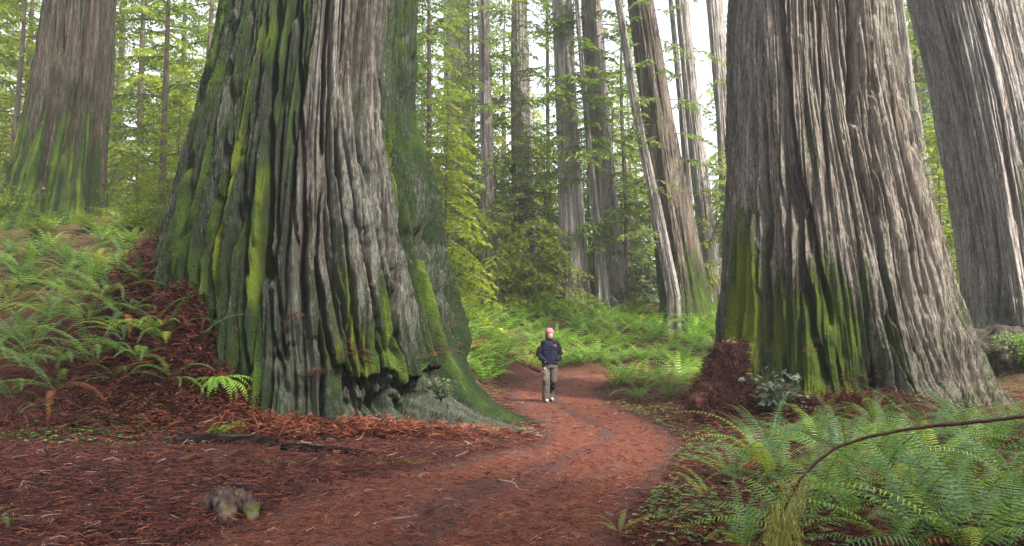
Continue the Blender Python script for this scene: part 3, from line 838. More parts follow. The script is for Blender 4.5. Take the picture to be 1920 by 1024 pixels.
for x_, y_, sc_, lab in [(5, -9, 2.3, 'unseen tall hemlock added for shade beside the trail where the walker is heading'), (10.5, -8.5, 2.95, 'unseen tall hemlock added to shade the fern bed'), (17, -12, 2.7, 'unseen tall hemlock added so its crown shades the grey giant'),
                    (21, -5, 2.4, 'unseen tall hemlock added for shade away from the trail beyond the fern bed'), (-1, -13, 2.3, 'unseen tall hemlock added to shade the litter beside the trail'), (26, -15, 2.5, 'tallest unseen hemlock added to shade the mossy giant'), (13, -20, 2.6, 'second tallest unseen hemlock added to shade the mossy giant')]:
    conifer('tall_c', NE, 0, y_, sc_, lab, group='unseen hemlocks added to shade the trail', x=x_)  # unseen trees behind the camera, added to shade the foreground
rr_ = random.Random(99)
k = 0
while k < 70:
    Y = rr_.uniform(52, 92); px = rr_.uniform(-350, 2250)
    sc = rr_.uniform(1.2, 2.1)
    if 1225 < px < 1400: sc = rr_.uniform(.5, .75)
    elif 985 < px < 1075: sc = rr_.uniform(.6, .85)
    elif 760 < px < 1250:
        sc *= .75
        if rr_.random() < .7: continue
    conifer(rr_.choice(['tall_a', 'tall_b', 'tall_c']), NL if (px > 700 or rr_.random() < .5) else NS, px, Y, sc,
            'hazy conifer standing far back beyond the large trunks', 'conifer', 'hazy conifers far back in the wood')
    k += 1
for i in range(26):
    Y = rr_.uniform(36, 56); px = rr_.uniform(780, 1420) if i < 15 else rr_.choice([rr_.uniform(-200, 420), rr_.uniform(1680, 2150)])
    conifer(rr_.choice(['mid_a', 'mid_b', 'low_a']), NL, px, Y, rr_.uniform(.8, 1.4),
            'hazy sapling in the thicket between the far trunks', 'sapling', 'saplings of the far thicket')

# ------------------------------------------------------------------ mid-distance redwoods
def mid_redwood(label, mat, d, edges, z_top, seed, nboughs=0, bough=(1.0, 2.2), zr=(3, 12), moss=.1, crk=.07, fl=.08, nmat=None, lich=.2, low=3):
    def boughs(prof, loc):
        rng = np.random.RandomState(seed)
        lm, wm = MB(), MB()
        zs, cxs, rs = prof
        for k in range(nboughs):
            z = rng.uniform(*zr); az = rng.uniform(-pi, .15 * pi)
            r = np.interp(z, zs, rs) * .95
            P0 = np.array([np.interp(z, zs, cxs) + r * cos(az), d + r * sin(az), z]) - np.array(loc)
            spray(lm, wm, rng, P0, az, rng.uniform(*bough), rng.uniform(-.1, .25), rng.uniform(.3, .6), .14, .075, .02, .45, .16)
        return wm, lm
    nboughs = int(nboughs * 1.6)
    t, prof = redwood(label, mat, 'redwood trunks rising behind the fern bank', d=d, edges=edges, z_top=z_top, nth=200, nz=240, seed=seed, k_fl=1.9, A_base=fl * 1.6, A_top=fl, crk=crk,
                      lobes=[(-.7, .35, .35, .7), (.6, .35, .35, .7)], colour=col_mossy(moss, low, lich), boughs=boughs if nboughs else None, nmat=nmat, high=(27, 33) if seed in (45, 48) else None)
    return t

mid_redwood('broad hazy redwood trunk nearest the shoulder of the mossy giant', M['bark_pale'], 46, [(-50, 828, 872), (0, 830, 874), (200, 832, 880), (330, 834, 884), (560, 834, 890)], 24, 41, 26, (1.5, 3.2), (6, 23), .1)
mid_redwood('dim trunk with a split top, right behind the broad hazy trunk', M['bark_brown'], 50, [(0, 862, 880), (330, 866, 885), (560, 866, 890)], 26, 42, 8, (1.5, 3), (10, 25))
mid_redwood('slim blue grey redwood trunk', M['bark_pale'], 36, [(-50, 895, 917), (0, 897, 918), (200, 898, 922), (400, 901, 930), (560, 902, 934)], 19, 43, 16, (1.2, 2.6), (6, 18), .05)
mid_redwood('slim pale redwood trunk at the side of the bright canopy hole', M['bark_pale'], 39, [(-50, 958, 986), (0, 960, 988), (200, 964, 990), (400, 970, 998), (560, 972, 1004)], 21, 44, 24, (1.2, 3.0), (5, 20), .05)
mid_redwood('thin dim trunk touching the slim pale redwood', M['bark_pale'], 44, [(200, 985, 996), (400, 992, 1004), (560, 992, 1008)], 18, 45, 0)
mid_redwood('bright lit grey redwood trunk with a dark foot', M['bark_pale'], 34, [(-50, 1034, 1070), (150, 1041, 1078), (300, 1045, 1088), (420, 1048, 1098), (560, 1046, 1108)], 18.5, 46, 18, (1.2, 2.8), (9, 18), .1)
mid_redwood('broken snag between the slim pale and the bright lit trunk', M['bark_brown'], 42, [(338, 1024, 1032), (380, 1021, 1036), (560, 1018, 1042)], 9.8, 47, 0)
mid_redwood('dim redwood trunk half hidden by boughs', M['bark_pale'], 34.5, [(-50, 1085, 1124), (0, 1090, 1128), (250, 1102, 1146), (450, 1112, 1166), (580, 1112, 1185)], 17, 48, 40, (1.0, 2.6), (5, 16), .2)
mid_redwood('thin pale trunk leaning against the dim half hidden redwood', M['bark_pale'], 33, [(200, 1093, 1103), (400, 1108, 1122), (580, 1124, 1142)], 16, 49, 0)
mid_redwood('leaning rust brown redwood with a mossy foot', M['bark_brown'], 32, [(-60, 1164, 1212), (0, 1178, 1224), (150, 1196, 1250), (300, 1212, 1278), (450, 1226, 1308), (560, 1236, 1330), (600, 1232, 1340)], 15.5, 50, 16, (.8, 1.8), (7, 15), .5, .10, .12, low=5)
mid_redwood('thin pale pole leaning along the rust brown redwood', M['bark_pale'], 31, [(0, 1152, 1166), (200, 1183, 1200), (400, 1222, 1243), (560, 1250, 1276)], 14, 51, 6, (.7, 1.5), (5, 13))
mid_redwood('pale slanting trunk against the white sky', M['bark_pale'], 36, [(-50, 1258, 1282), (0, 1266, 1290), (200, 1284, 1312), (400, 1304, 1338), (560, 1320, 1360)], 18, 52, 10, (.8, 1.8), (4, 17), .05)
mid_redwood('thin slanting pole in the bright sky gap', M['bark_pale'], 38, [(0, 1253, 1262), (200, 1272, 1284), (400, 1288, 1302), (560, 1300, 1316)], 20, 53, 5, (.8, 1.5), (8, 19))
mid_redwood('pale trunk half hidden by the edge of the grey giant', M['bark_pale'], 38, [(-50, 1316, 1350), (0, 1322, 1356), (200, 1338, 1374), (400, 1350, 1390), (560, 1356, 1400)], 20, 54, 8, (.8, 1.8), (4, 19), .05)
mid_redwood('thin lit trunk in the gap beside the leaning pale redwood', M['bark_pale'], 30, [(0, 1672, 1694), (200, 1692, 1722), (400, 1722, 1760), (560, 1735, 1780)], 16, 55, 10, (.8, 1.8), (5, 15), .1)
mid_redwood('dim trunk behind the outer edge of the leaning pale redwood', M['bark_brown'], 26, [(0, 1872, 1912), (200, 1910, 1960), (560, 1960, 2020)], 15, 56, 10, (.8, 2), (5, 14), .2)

# ------------------------------------------------------------------ ferns
def frond(rng, L, e0, e1, W, npin=26, tint=.4, wide=.16, rach=.004, start=.12):
    mb = MB()
    n = 14
    s = np.linspace(0, 1, n)
    ang = e0 + (e1 - e0) * s ** 1.15
    ds = L / (n - 1)
    x = np.concatenate([[0], np.cumsum(np.cos(ang[:-1]) * ds)]); z = np.concatenate([[0], np.cumsum(np.sin(ang[:-1]) * ds)])
    yb = rng.uniform(-.12, .12) * L * s ** 2
    P = np.stack([x, yb, z], -1)
    tube(mb, P, rach * (1 - .8 * s), 3, .25, False)
    u = start + (1 - start) * (np.arange(npin) + .5) / npin
    base = np.stack([np.interp(u, s, P[:, c]) for c in range(3)], -1)
    a = np.interp(u, s, ang)
    T = np.stack([np.cos(a), np.zeros(npin), np.sin(a)], -1)
    Nn = np.stack([-np.sin(a), np.zeros(npin), np.cos(a)], -1)
    v = (u - start) / (1 - start)
    ln = W * (.55 + .45 * sstep(0, .22, v)) * (1 - v) ** .62 + .008
    for sg in (1, -1):
        D = np.array([0, sg, 0.0]) * .92 + T * (.25 + .35 * v)[:, None] - Nn * .12 + rng.normal(0, .05, (npin, 3))
        D /= np.linalg.norm(D, axis=1)[:, None]
        wd = np.maximum(ln * wide, .008)[:, None]
        l = ln[:, None]
        Wv = T * wd
        V = np.stack([base - Wv * .5, base + Wv * .5, base + D * l * .6 + Wv * .42 - Nn * l * .03, base + D * l - Nn * l * .16, base + D * l * .6 - Wv * .30 - Nn * l * .03], 1).reshape(-1, 3)
        k = np.arange(npin)[:, None] * 5
        Q = np.concatenate([k + 0, k + 1, k + 2, k + 4], 1); Tt = np.concatenate([k + 2, k + 3, k + 4], 1)
        mb.add(V, Q, Tt, np.repeat(np.clip(tint + rng.normal(0, .07, npin) + rng.uniform(-.04, .04), 0, 1), 5))
    return mb

rngf = np.random.RandomState(12)
FR = []      # arching fronds of sword ferns
for k in range(9):
    e0 = R([78, 70, 62, 58, 66, 50, 74, 44, 60][k])
    FR.append(frond(rngf, [1.0, 1.05, .95, 1.1, .9, 1.0, .85, .95, 1.0][k], e0, R([5, -25, -40, -15, -50, -35, -10, -45, -30][k]), [.085, .09, .08, .10, .085, .095, .08, .09, .1][k], 30, [.3, .4, .5, .45, .35, .55, .4, .3, .62][k]).mesh('frond_%d' % k))
FRY = [frond(rngf, 1.0, R(60), R(-30), .09, 30, .95).mesh('yellow_frond_%d' % k) for k in range(2)]
FRB = [frond(rngf, .42, R(55), R(-60), .075, 12, .5 + .1 * k, .34, .003).mesh('broad_frond_%d' % k) for k in range(3)]   # broad lobed small fronds

def set_mat(mes, mat):
    for m in mes:
        m.materials.clear(); m.materials.append(mat)
set_mat(FR, M['fern']); set_mat(FRY, M['fern']); set_mat(FRB, M['fern_bright'])
_rf = random.Random(21)
def fern(loc, size, nf, label, group='sword ferns', az0=None, spread=2 * pi, kinds=None, yellow=0.0, pitch=0.0, name='sword_fern', bright=False):
    t = thing(name, label, 'fern', loc, 0, group)
    src = kinds or FR
    for k in range(nf):
        a = (az0 if az0 is not None else 0) + (k + _rf.uniform(-.35, .35)) / nf * spread - (spread / 2 if az0 is not None else 0)
        m = _rf.choice(FRY) if _rf.random() < yellow else _rf.choice(src)
        dead_ = (kinds is None and not bright and _rf.random() < .10)
        if dead_: m = mesh_with(m, M['dead'])
        if bright: m = mesh_with(m, M['fern_bright'])
        o = link('frond', m, None, t)
        s = size * _rf.uniform(.75, 1.15)
        o.scale = (s, s, s * _rf.uniform(.9, 1.1))
        o.rotation_euler = (_rf.uniform(-.25, .25), pitch + _rf.uniform(-.22, .28), a)
        if dead_: o.rotation_euler[1] += .55
        o.location = (_rf.uniform(-.05, .05) * size, _rf.uniform(-.05, .05) * size, 0)
    return t

def fern_px(px, py, *a, **k):
    g_ = ground_at(px, py)
    return fern((g_[0], g_[1], g_[2] - .02), *a, **k)

# bed right of the trail, in front of the grey giant
bed = [
 (1455, 905, .95, 12, 'sword fern with two yellow arching fronds at the trail side of the fern bed', .25),
 (1500, 838, .85, 9, 'sword fern with one tall upright frond before the waxy leaved shrub', 0),
 (1590, 880, .95, 12, 'sword fern just beyond the bend of the arching twig', .05),
 (1672, 850, .9, 12, 'sword fern below the forked root of the grey giant', 0),
 (1745, 840, .9, 11, 'sword fern near the middle of the arching twig', .1),
 (1810, 825, .9, 11, 'sword fern against the outer root of the grey giant', .05),
 (1880, 835, .95, 12, 'pale sword fern behind the thick end of the arching twig', 0),
 (1700, 935, .95, 13, 'large sword fern in the middle of the fern bed', .06),
 (1800, 930, 1.0, 13, 'sword fern with long pale frond under the thick end of the twig', .1),
 (1895, 940, 1.0, 12, 'sword fern cut by the frame edge in the fern bed', .15),
 (1600, 985, .9, 12, 'sword fern with a greyish frond beside the hanging moss', 0),
 (1500, 1005, .85, 10, 'sword fern right under the hanging moss', 0),
 (1690, 1040, .9, 12, 'low sword fern at the front of the fern bed', .12),
 (1800, 1050, .95, 12, 'front sword fern with yellow green fronds beside the bottom frame edge', .2),
 (1900, 1050, .95, 12, 'front corner sword fern with a long arched frond', .1),
 (1400, 1045, .6, 8, 'bright pale fern low beside the hanging moss', 0),
 (1640, 800, .7, 8, 'small sword fern rooted against the forked root', 0),
 (1560, 935, .75, 9, 'sword fern tucked behind the drooping twig', .1),
 (1760, 985, .8, 10, 'yellowish sword fern in the thick of the fern bed', .35),
 (1850, 985, .8, 10, 'dark sword fern in the thick of the fern bed', 0),
]
bed += [
 (1375, 900, .8, 9, 'sword fern nearest the trail in the fern bed', .1), (1420, 860, .75, 9, 'sword fern below the red mound of the grey giant', 0),
 (1545, 850, .8, 10, 'sword fern on the lower edge of the red mound', 0), (1760, 890, .95, 12, 'sword fern spreading in the centre of the fern bed', .1),
 (1850, 880, .95, 12, 'sword fern half under the thick end of the twig', 0), (1640, 910, .9, 12, 'sword fern inside the bow of the arching twig', .05),
]
for px, py, s, nf, lab, yl in bed: fern_px(px, py, s * 1.32, nf + 4, lab, 'sword ferns of the bed beside the trail', yellow=yl)
fern_px(1330, 940, .75, 2, 'lone fern with a single yellowish arched frond at the trail edge', 'sword ferns of the bed beside the trail', az0=2.4, spread=.6, yellow=.9)
fern_px(1165, 1000, .38, 5, 'small bright yellow fern at the trail edge', 'sword ferns of the bed beside the trail', yellow=1.0)
fern_px(1235, 985, .35, 5, 'small pale fern among the clover', 'sword ferns of the bed beside the trail')
# bank on the other side
bank = [
 (30, 640, 1.0, 12, 'bluish sword fern at the frame edge of the bank', 0), (95, 600, 1.05, 13, 'bushy bluish sword fern high on the bank', 0),
 (170, 610, 1.0, 13, 'broad sword fern in the middle of the bank', .05), (60, 700, .95, 11, 'sword fern low on the bank by the frame edge', .15),
 (130, 690, .85, 10, 'pale sword fern above the clover', 0), (240, 640, .9, 10, 'sword fern with a light upright tuft on the bank', .3),
 (205, 560, .9, 11, 'sword fern below the huckleberry', 0), (20, 560, .9, 11, 'sword fern under the dark redwood', .2),
 (310, 660, .85, 8, 'sparse sword fern beside the red needle mound', .1), (100, 545, .8, 10, 'sword fern at the crest of the bank', .1),
 (215, 725, .6, 6, 'low dark green fern overhanging the clover', 0), (270, 600, .8, 9, 'sword fern bordering the red needle mound', 0),
]
bank += [
 (20, 745, 1.05, 11, 'sword fern low at the frame edge just above the litter', .05), (110, 735, 1.0, 11, 'sword fern just above the clover patch', 0),
 (180, 690, 1.1, 12, 'wide bluish sword fern hanging over the clover patch', 0), (260, 690, .95, 10, 'sword fern between the clover and the red needle mound', .1),
 (150, 570, 1.1, 12, 'bluish sword fern near the crest of the bank', 0), (60, 655, 1.15, 13, 'wide bluish sword fern halfway up the bank', 0),
 (230, 600, 1.0, 11, 'sword fern with arching fronds halfway up the bank', .1), (320, 720, .75, 8, 'dark sword fern at the foot of the red needle mound', 0),
 (-30, 680, 1.1, 12, 'sword fern reaching in from outside the frame edge', 0), (290, 630, .8, 8, 'slim sword fern with light fronds on the side of the mound', .3),
]
for px, py, s, nf, lab, yl in bank: fern_px(px, py, s * 1.25, nf + 4, lab, 'sword ferns of the steep bank', yellow=yl, pitch=.1)
fern_px(375, 640, 1.15, 4, 'sword fern with three long upright fronds on the red needle mound', 'sword ferns of the steep bank', az0=.5, spread=.9, kinds=[FR[0], FR[6]], pitch=.15)
fern_px(75, 770, .62, 6, 'low fern with flat fronds at the foot of the bank', 'sword ferns of the steep bank', az0=-.3, spread=2.6, pitch=.25)
fern_px(-5, 985, .6, 8, 'dark green fern in the bottom corner of the litter', 'sword ferns of the steep bank', pitch=.25)
c = at(415, 690, 12.35); c[2] = h1(c[0], c[1])
fern((c[0], c[1], c[2] + .10), 1.35, 24, 'bright green deer fern hanging over the foot of the mossy giant', 'broad leaved ferns', az0=-1.2, spread=4.4, kinds=FRB, pitch=.55, name='deer_fern')
fern((c[0] + .22, c[1] - .35, h1(c[0] + .22, c[1] - .35)), 1.1, 12, 'bright green deer fern below the hanging one', 'broad leaved ferns', az0=-1.2, spread=4.4, kinds=FRB, pitch=.75, name='deer_fern')
small = [(372, 862, 'tiny fern left of the fallen log end'), (505, 872, 'tiny fern in front of the middle of the fallen log'), (535, 868, 'tiny upright fern in front of the fallen log'),
         (425, 850, 'tiny fern touching the dark log'), (705, 868, 'tiny fern beyond the thin end of the log'), (775, 868, 'tiny pale fern on the litter before the giant roots'), (500, 800, 'tiny drooping fern at the foot of the mossy giant')]
for px, py, lab in small: fern_px(px, py, .55, 6, lab, 'tiny ferns around the fallen log', kinds=FRB, pitch=.2, name='small_fern')
for px, py, s_, nf, lab in [(330, 600, .8, 9, 'dead rust red fern on top of the needle mound'), (300, 690, .7, 8, 'dead rust red fern on the flank of the needle mound'), (400, 620, .7, 8, 'dead rust red fern against the bark of the mossy giant'),
                            (230, 690, .7, 8, 'dead brown fern among the green ones of the bank'), (450, 690, .6, 7, 'dead brown fern low against the bark of the mossy giant'), (350, 540, .8, 8, 'dead brown fern where the mound meets the mossy flank')]:
    fern_px(px, py, s_, nf, lab, 'dead ferns on the needle mound', kinds=[mesh_with(m, M['dead']) for m in FR[3:6]], pitch=.35, name='dead_fern')
for px, py, s_, lab in [(20, 478, .9, 'fern at the crest of the bank by the frame edge'), (70, 485, .85, 'fern at the crest of the bank under the dark redwood'), (120, 490, .9, 'fern at the crest of the bank below the huckleberry'),
                        (170, 500, .9, 'fern in the middle of the crest of the bank'), (225, 505, .85, 'fern at the crest of the bank towards the mossy giant'), (45, 510, .95, 'pale fern just below the crest of the bank by the frame edge'),
                        (130, 520, .95, 'pale fern just below the crest of the bank'), (190, 530, .9, 'pale fern below the crest beside the mound'), (265, 540, .85, 'pale fern touching the top of the needle mound')]:
    fern_px(px, py, s_ * 1.2, 11, lab, 'ferns along the crest of the bank')
# bright clump beside the trail
for px, py, s, nf, lab in [(1200, 752, 1.05, 14, 'bright green fern clump at the edge of the trail bend'), (1255, 745, 1.0, 13, 'bright fern beside the littered stump'),
                           (1150, 725, .8, 11, 'bright low fern at the tip of the trail bend'), (1290, 725, 1.0, 12, 'bright fern behind the littered stump'), (1225, 715, .95, 12, 'bright fern at the back of the clump by the bend'),
                           (1180, 712, .8, 11, 'bright fern on the far side of the clump by the bend')]:
    fern_px(px, py, s, nf, lab, 'bright ferns at the trail bend', bright=True)

# fern bank further back: each plant one mesh
FM = []
for k in range(5):
    rng = np.random.RandomState(200 + k)
    mb = MB()
    for j in range(12):
        f_ = frond(rng, rng.uniform(.75, 1.1), R(rng.uniform(45, 78)), R(rng.uniform(-50, 0)), .10, 13, rng.uniform(.25, .85), .34, .005)
        a = (j + rng.uniform(-.3, .3)) / 12 * 2 * pi
        Mx = np.eye(4); Mx[:2, :2] = [[cos(a), -sin(a)], [sin(a), cos(a)]]
        mb.merge(f_, Mx)
    m_ = mb.mesh('fern_plant_%d' % k); FM.append(m_)
set_mat(FM, M['fern'])
def far_fern(x, y, s, label, group, mat=None):
    m = _rf.choice(FM)
    if mat is not None: m = mesh_with(m, mat)
    o = link('fern', m); o.location = (x, y, h1(x, y) - .03)
    o.rotation_euler = (_rf.uniform(-.12, .12), _rf.uniform(-.12, .12), _rf.uniform(0, 6.28)); o.scale = (s, s, s * _rf.uniform(.8, 1.1))
    return tag(o, label, 'fern', group)
nfar = 0
pts = []
while nfar < 230:
    if nfar < 48: y = _rf.uniform(17.2, 28); x = _rf.uniform(-2.9, -.2)
    else: y = 20.5 + 14 * _rf.random() ** .9; x = _rf.uniform(-.10 * y - .5, .33 * y)
    d_ = float(poly_dist(np.array([x]), np.array([y]), FLAT)[0])
    if d_ < .30: continue
    if y < 21 and x > 3: continue
    if any((x - a) ** 2 + (y - b) ** 2 < .16 for a, b in pts): continue
    if math.hypot(x - 6.6, y - 16.5) < 3.0 or math.hypot(x + 4, y - 15.6) < 3.3: continue
    pts.append((x, y))
    lx = x < .5 and y < 25
    far_fern(x, y, _rf.uniform(1.15, 1.75), 'light green fern on the bank between the mossy giant and the trail' if lx else ('fern in the dense fern bank behind the walker' if x < 7.5 else 'fern in the shade behind the grey giant'),
             'ferns beside the mossy giant' if lx else ('ferns of the dense bank behind the walker' if x < 7.5 else 'ferns behind the grey giant'), M['fern_bright'] if _rf.random() < (.6 if lx else .45) else None)
    nfar += 1
for k in range(12):
    x = _rf.uniform(.4, 4.5); y = np.interp(x, [.2, 1.4, 4, 9], [24.3, 25.9, 26.7, 27.2]) + _rf.uniform(.15, .6)
    far_fern(x, y, _rf.uniform(1.0, 1.3), 'fern in the dense fern bank behind the walker', 'ferns of the dense bank behind the walker', M['fern_bright'] if k % 2 else None)
nfar = 0
while nfar < 40:   # on and above the steep bank
    y = _rf.uniform(14.5, 22); x = _rf.uniform(-.75 * y, -.47 * y)
    if math.hypot(x + 11.4, y - 20.5) < 1.6 or math.hypot(x + 4, y - 15.6) < 3.4: continue
    far_fern(x, y, _rf.uniform(.8, 1.15), 'sword fern among the dense ferns up the steep bank', 'ferns up the steep bank'); nfar += 1
for k in range(16):
    y = _rf.uniform(17.5, 23); x = _rf.uniform(9.6, 13.5)
    if math.hypot(x - 13.3, y - 21) < 1.7: continue
    far_fern(x, y, _rf.uniform(.7, 1.0), 'hazy fern in the hollow below the leaning pale redwood', 'ferns below the leaning pale redwood')

# ------------------------------------------------------------------ shrubs
def shrub_mesh(seed, Rr, Hh, nst, leaf, asp, tint, layers=True, per=60):
    rng = np.random.RandomState(seed)
    lm, wm = MB(), MB()
    for k in range(nst):
        az = rng.uniform(0, 6.28); out = Rr * rng.uniform(.35, 1); hh = Hh * rng.uniform(.5, 1)
        t = np.linspace(0, 1, 8)
        P = np.stack([cos(az) * out * t ** 1.3, sin(az) * out * t ** 1.3, hh * (1.5 * t - .5 * t ** 2)], -1)
        P += rng.normal(0, .02, P.shape)
        tube(wm, P, .008 * (1 - .8 * t) + .002, 4, 0, False)
        u = rng.uniform(.25, 1, per)
        C = np.stack([np.interp(u, t, P[:, c]) for c in range(3)], -1)
        off = rng.normal(0, 1, (per, 3)) * np.array([.24, .24, .07]) * (Rr * .7)
        D = off * np.array([1, 1, .3]) + rng.normal(0, .05, (per, 3))
        nrm = np.array([0, 0, 1.0]) + rng.normal(0, .35, (per, 3))
        ll = leaf * rng.uniform(.6, 1.3, per)
        leaves(lm, C + off, D, nrm, ll, ll * asp, np.clip(tint + rng.normal(0, .18, per) + rng.uniform(-.1, .1), 0, 1))
    return wm.mesh('stems', True), lm.mesh('leaves')
SH = {'huck': shrub_mesh(1, 1.1, 1.3, 34, .07, .5, .5, per=90), 'salal': shrub_mesh(2, .5, .75, 20, .12, .62, .5, per=16), 'bush': shrub_mesh(3, .9, .9, 40, .06, .5, .45, per=90)}
def shrub(kind, loc, s, mat, label, group=None, name='shrub', rz=0):
    t = thing(name, label, 'shrub', loc, rz, group)
    t.scale = (s, s, s)
    w, l = SH[kind]
    link('stem', mesh_with(w, M['limb']), None, t); link('foliage', mesh_with(l, mat), None, t)
    return t
def on(px, py, dz=-.03):
    c = ground_at(px, py); return (c[0], c[1], c[2] + dz)
def gx_(px, Y, dz=-.05):
    x = at(px, 500, Y)[0]; return (x, Y, h1(x, Y) + dz)
for px, Y, s, lab in [(255, 19.0, .75, 'yellow green huckleberry shrub between the dark redwood and the mossy giant'), (170, 18.6, .50, 'huckleberry shrub before the foot of the dark redwood'),
                      (300, 17.6, .7, 'small huckleberry against the flank of the mossy giant'), (60, 18.0, .48, 'pale huckleberry shrub above the bluish ferns'), (330, 21.5, 1.0, 'sunlit shrub behind the flank of the mossy giant'), (-20, 19, .9, 'huckleberry shrub at the outer edge of the bank')]:
    shrub('huck', gx_(px, Y), s, M['shrub'], lab, 'huckleberry shrubs', 'huckleberry', rz=px)
shrub('salal', gx_(1455, 13.55, -.05), 1.15, M['salal'], 'waxy grey green shrub on the red mound before the mossy flank of the grey giant', None, 'salal_shrub')
shrub('salal', gx_(830, 12.6, .45), .55, M['needle_grey'], 'small grey leaved sprig growing on the root of the mossy giant', None, 'sprig', 1)
shrub('bush', gx_(1905, 17.8, .0), .95, M['fern_bright'], 'bright green bush on the mossy hump at the frame edge', None, 'bush')
shrub('bush', gx_(1795, 19.5, .1), .6, M['shrub'], 'small yellow green bush beside the grey giant and the leaning redwood', None, 'bush', 2)
for i, (px, Y, s, lab) in enumerate([(920, 35.5, 1.4, 'hazy bush at the foot of the thicket behind the walker'), (1000, 36, 1.5, 'dull green bush straight behind the walker'), (1075, 37, 1.5, 'dull bush before the bright lit trunk'), (870, 34, 1.2, 'bush in the shade of the mossy giant')]):
    shrub('huck', gx_(px, Y), s, NL, lab, 'bushes of the thicket behind the walker', 'bush', i)
shrub('bush', gx_(893, 21.5, .35), .6, M['dead'], 'rust coloured dead branch heap beside the mossy giant', None, 'dead_bush', 1)

# ------------------------------------------------------------------ litter, clover
rng = np.random.RandomState(77)
def scatter(n, ymin, ymax, xf=.74):
    inv = rng.uniform(1 / ymax, 1 / ymin, n); y = 1 / inv
    return rng.uniform(-xf, xf, n) * y, y
lit = MB()
def strands(x, y, size, wid, tint, lift=.02, up=.12):
    n = len(x)
    z = H(x, y) + lift * rng.uniform(0.2, 1, n)
    az = rng.uniform(0, 2 * pi, n); L = size * rng.uniform(.4, 1.3, n)
    pit = rng.normal(0, up, n)
    D = np.stack([np.cos(az) * np.cos(pit), np.sin(az) * np.cos(pit), np.sin(pit)], -1)
    S = np.stack([-np.sin(az), np.cos(az), np.zeros(n)], -1)
    c = rng.normal(0, .22, n)[:, None] * L[:, None]
    P0 = np.stack([x, y, z], -1)
    A = P0 - D * L[:, None] / 2; B = P0 + S * c + np.array([0, 0, 1]) * (np.abs(c) * .3 + .01); C = P0 + D * L[:, None] / 2
    A[:, 2] = np.maximum(A[:, 2], z - .01); C[:, 2] = np.maximum(C[:, 2], z - .01)
    w = (wid + .0005 * y)[:, None] * rng.uniform(.5, 1.2, n)[:, None]
    up_ = np.array([0, 0, 1.0]) * w * .6
    V = np.stack([A, A + S * w + up_, B + S * w + up_, B, C + S * w * .3 + up_ * .3, C], 1).reshape(-1, 3)
    k = np.arange(n)[:, None] * 6
    Q = np.concatenate([np.concatenate([k, k + 1, k + 2, k + 3], 1), np.concatenate([k + 3, k + 2, k + 4, k + 5], 1)])
    lit.add(V, Q, None, np.repeat(np.clip(tint, 0, 1), 6))
def sprigs(x, y, size, tint, lift=.03, up=.25, zoff=0):
    n = len(x)
    z = H(x, y) + lift + zoff
    az = rng.uniform(0, 2 * pi, n); L = size * rng.uniform(.6, 1.3, n); pit = rng.normal(0, up, n)
    D = np.stack([np.cos(az) * np.cos(pit), np.sin(az) * np.cos(pit), np.sin(pit)], -1)
    S = np.stack([-np.sin(az), np.cos(az), rng.normal(0, .3, n)], -1)
    P0 = np.stack([x, y, z], -1)
    m = 9
    for j in range(m):
        u = (j + .5) / m
        for sg in (1, -1):
            leaves(lit, P0 + D * (L * u)[:, None] - np.array([0, 0, .25]) * (L * u * u)[:, None], D * .7 + S * sg * .8, np.tile([0, 0, 1.0], (n, 1)) + rng.normal(0, .3, (n, 3)), L * .26 * (1 - .5 * u), L * .055 + .0008 * y * .4, np.clip(tint + rng.normal(0, .08, n), 0, 1))
def pathmask(x, y):
    l = np.interp(y, [p[0] for p in left_e], [p[1] for p in left_e]); r = np.interp(y, [p[0] for p in right_e], [p[1] for p in right_e])
    return (x > l) & (x < r)
x, y = scatter(95000, 4.6, 26)
pm = pathmask(x, y)
keep = np.where(pm, rng.rand(len(x)) < .55, True) & ~((x < -2) & (y > 17))
x, y, pm = x[keep], y[keep], pm[keep]
tint = np.where(pm, rng.normal(.52, .16, len(x)), rng.normal(.27, .25, len(x)))
tint = np.where(rng.rand(len(x)) < .02, .97, tint)
strands(x, y, np.where(pm, .11, .19), np.where(pm, .0026, .0034), tint, np.where(pm, .015, .045), np.where(pm, .08, .2))
x, y = scatter(9000, 4.6, 20); k = ~pathmask(x, y) | (rng.rand(len(x)) < .15)
x, y = x[k], y[k]
sprigs(x, y, .17, rng.normal(.45, .16, len(x)))
def heap(cx, cy, rx, ry, n, s, mean, zoff=0):
    x = cx + rng.normal(0, rx, n); y = cy + rng.normal(0, ry, n)
    strands(x, y, s, .005, rng.normal(mean, .18, n), .16, .45)
    x = cx + rng.normal(0, rx, n // 2); y = cy + rng.normal(0, ry, n // 2)
    sprigs(x, y, .24, rng.normal(mean, .15, n // 2), .05 + .12 * rng.rand(n // 2), .5)
heap(-5.9, 13.6, .8, .7, 3600, np.full(3600, .24), .30)
heap(-5.0, 12.7, .8, .4, 2600, np.full(2600, .22), .32)
heap(4.5, 14.1, .7, .5, 2600, np.full(2600, .24), .30)
heap(5.5, 13.5, .7, .35, 1500, np.full(1500, .22), .33)
heap(-3.0, 12.2, 1.3, .22, 2200, np.full(2200, .22), .55)
heap(-7.2, 12.9, 1.6, .5, 1600, np.full(1600, .22), .30)
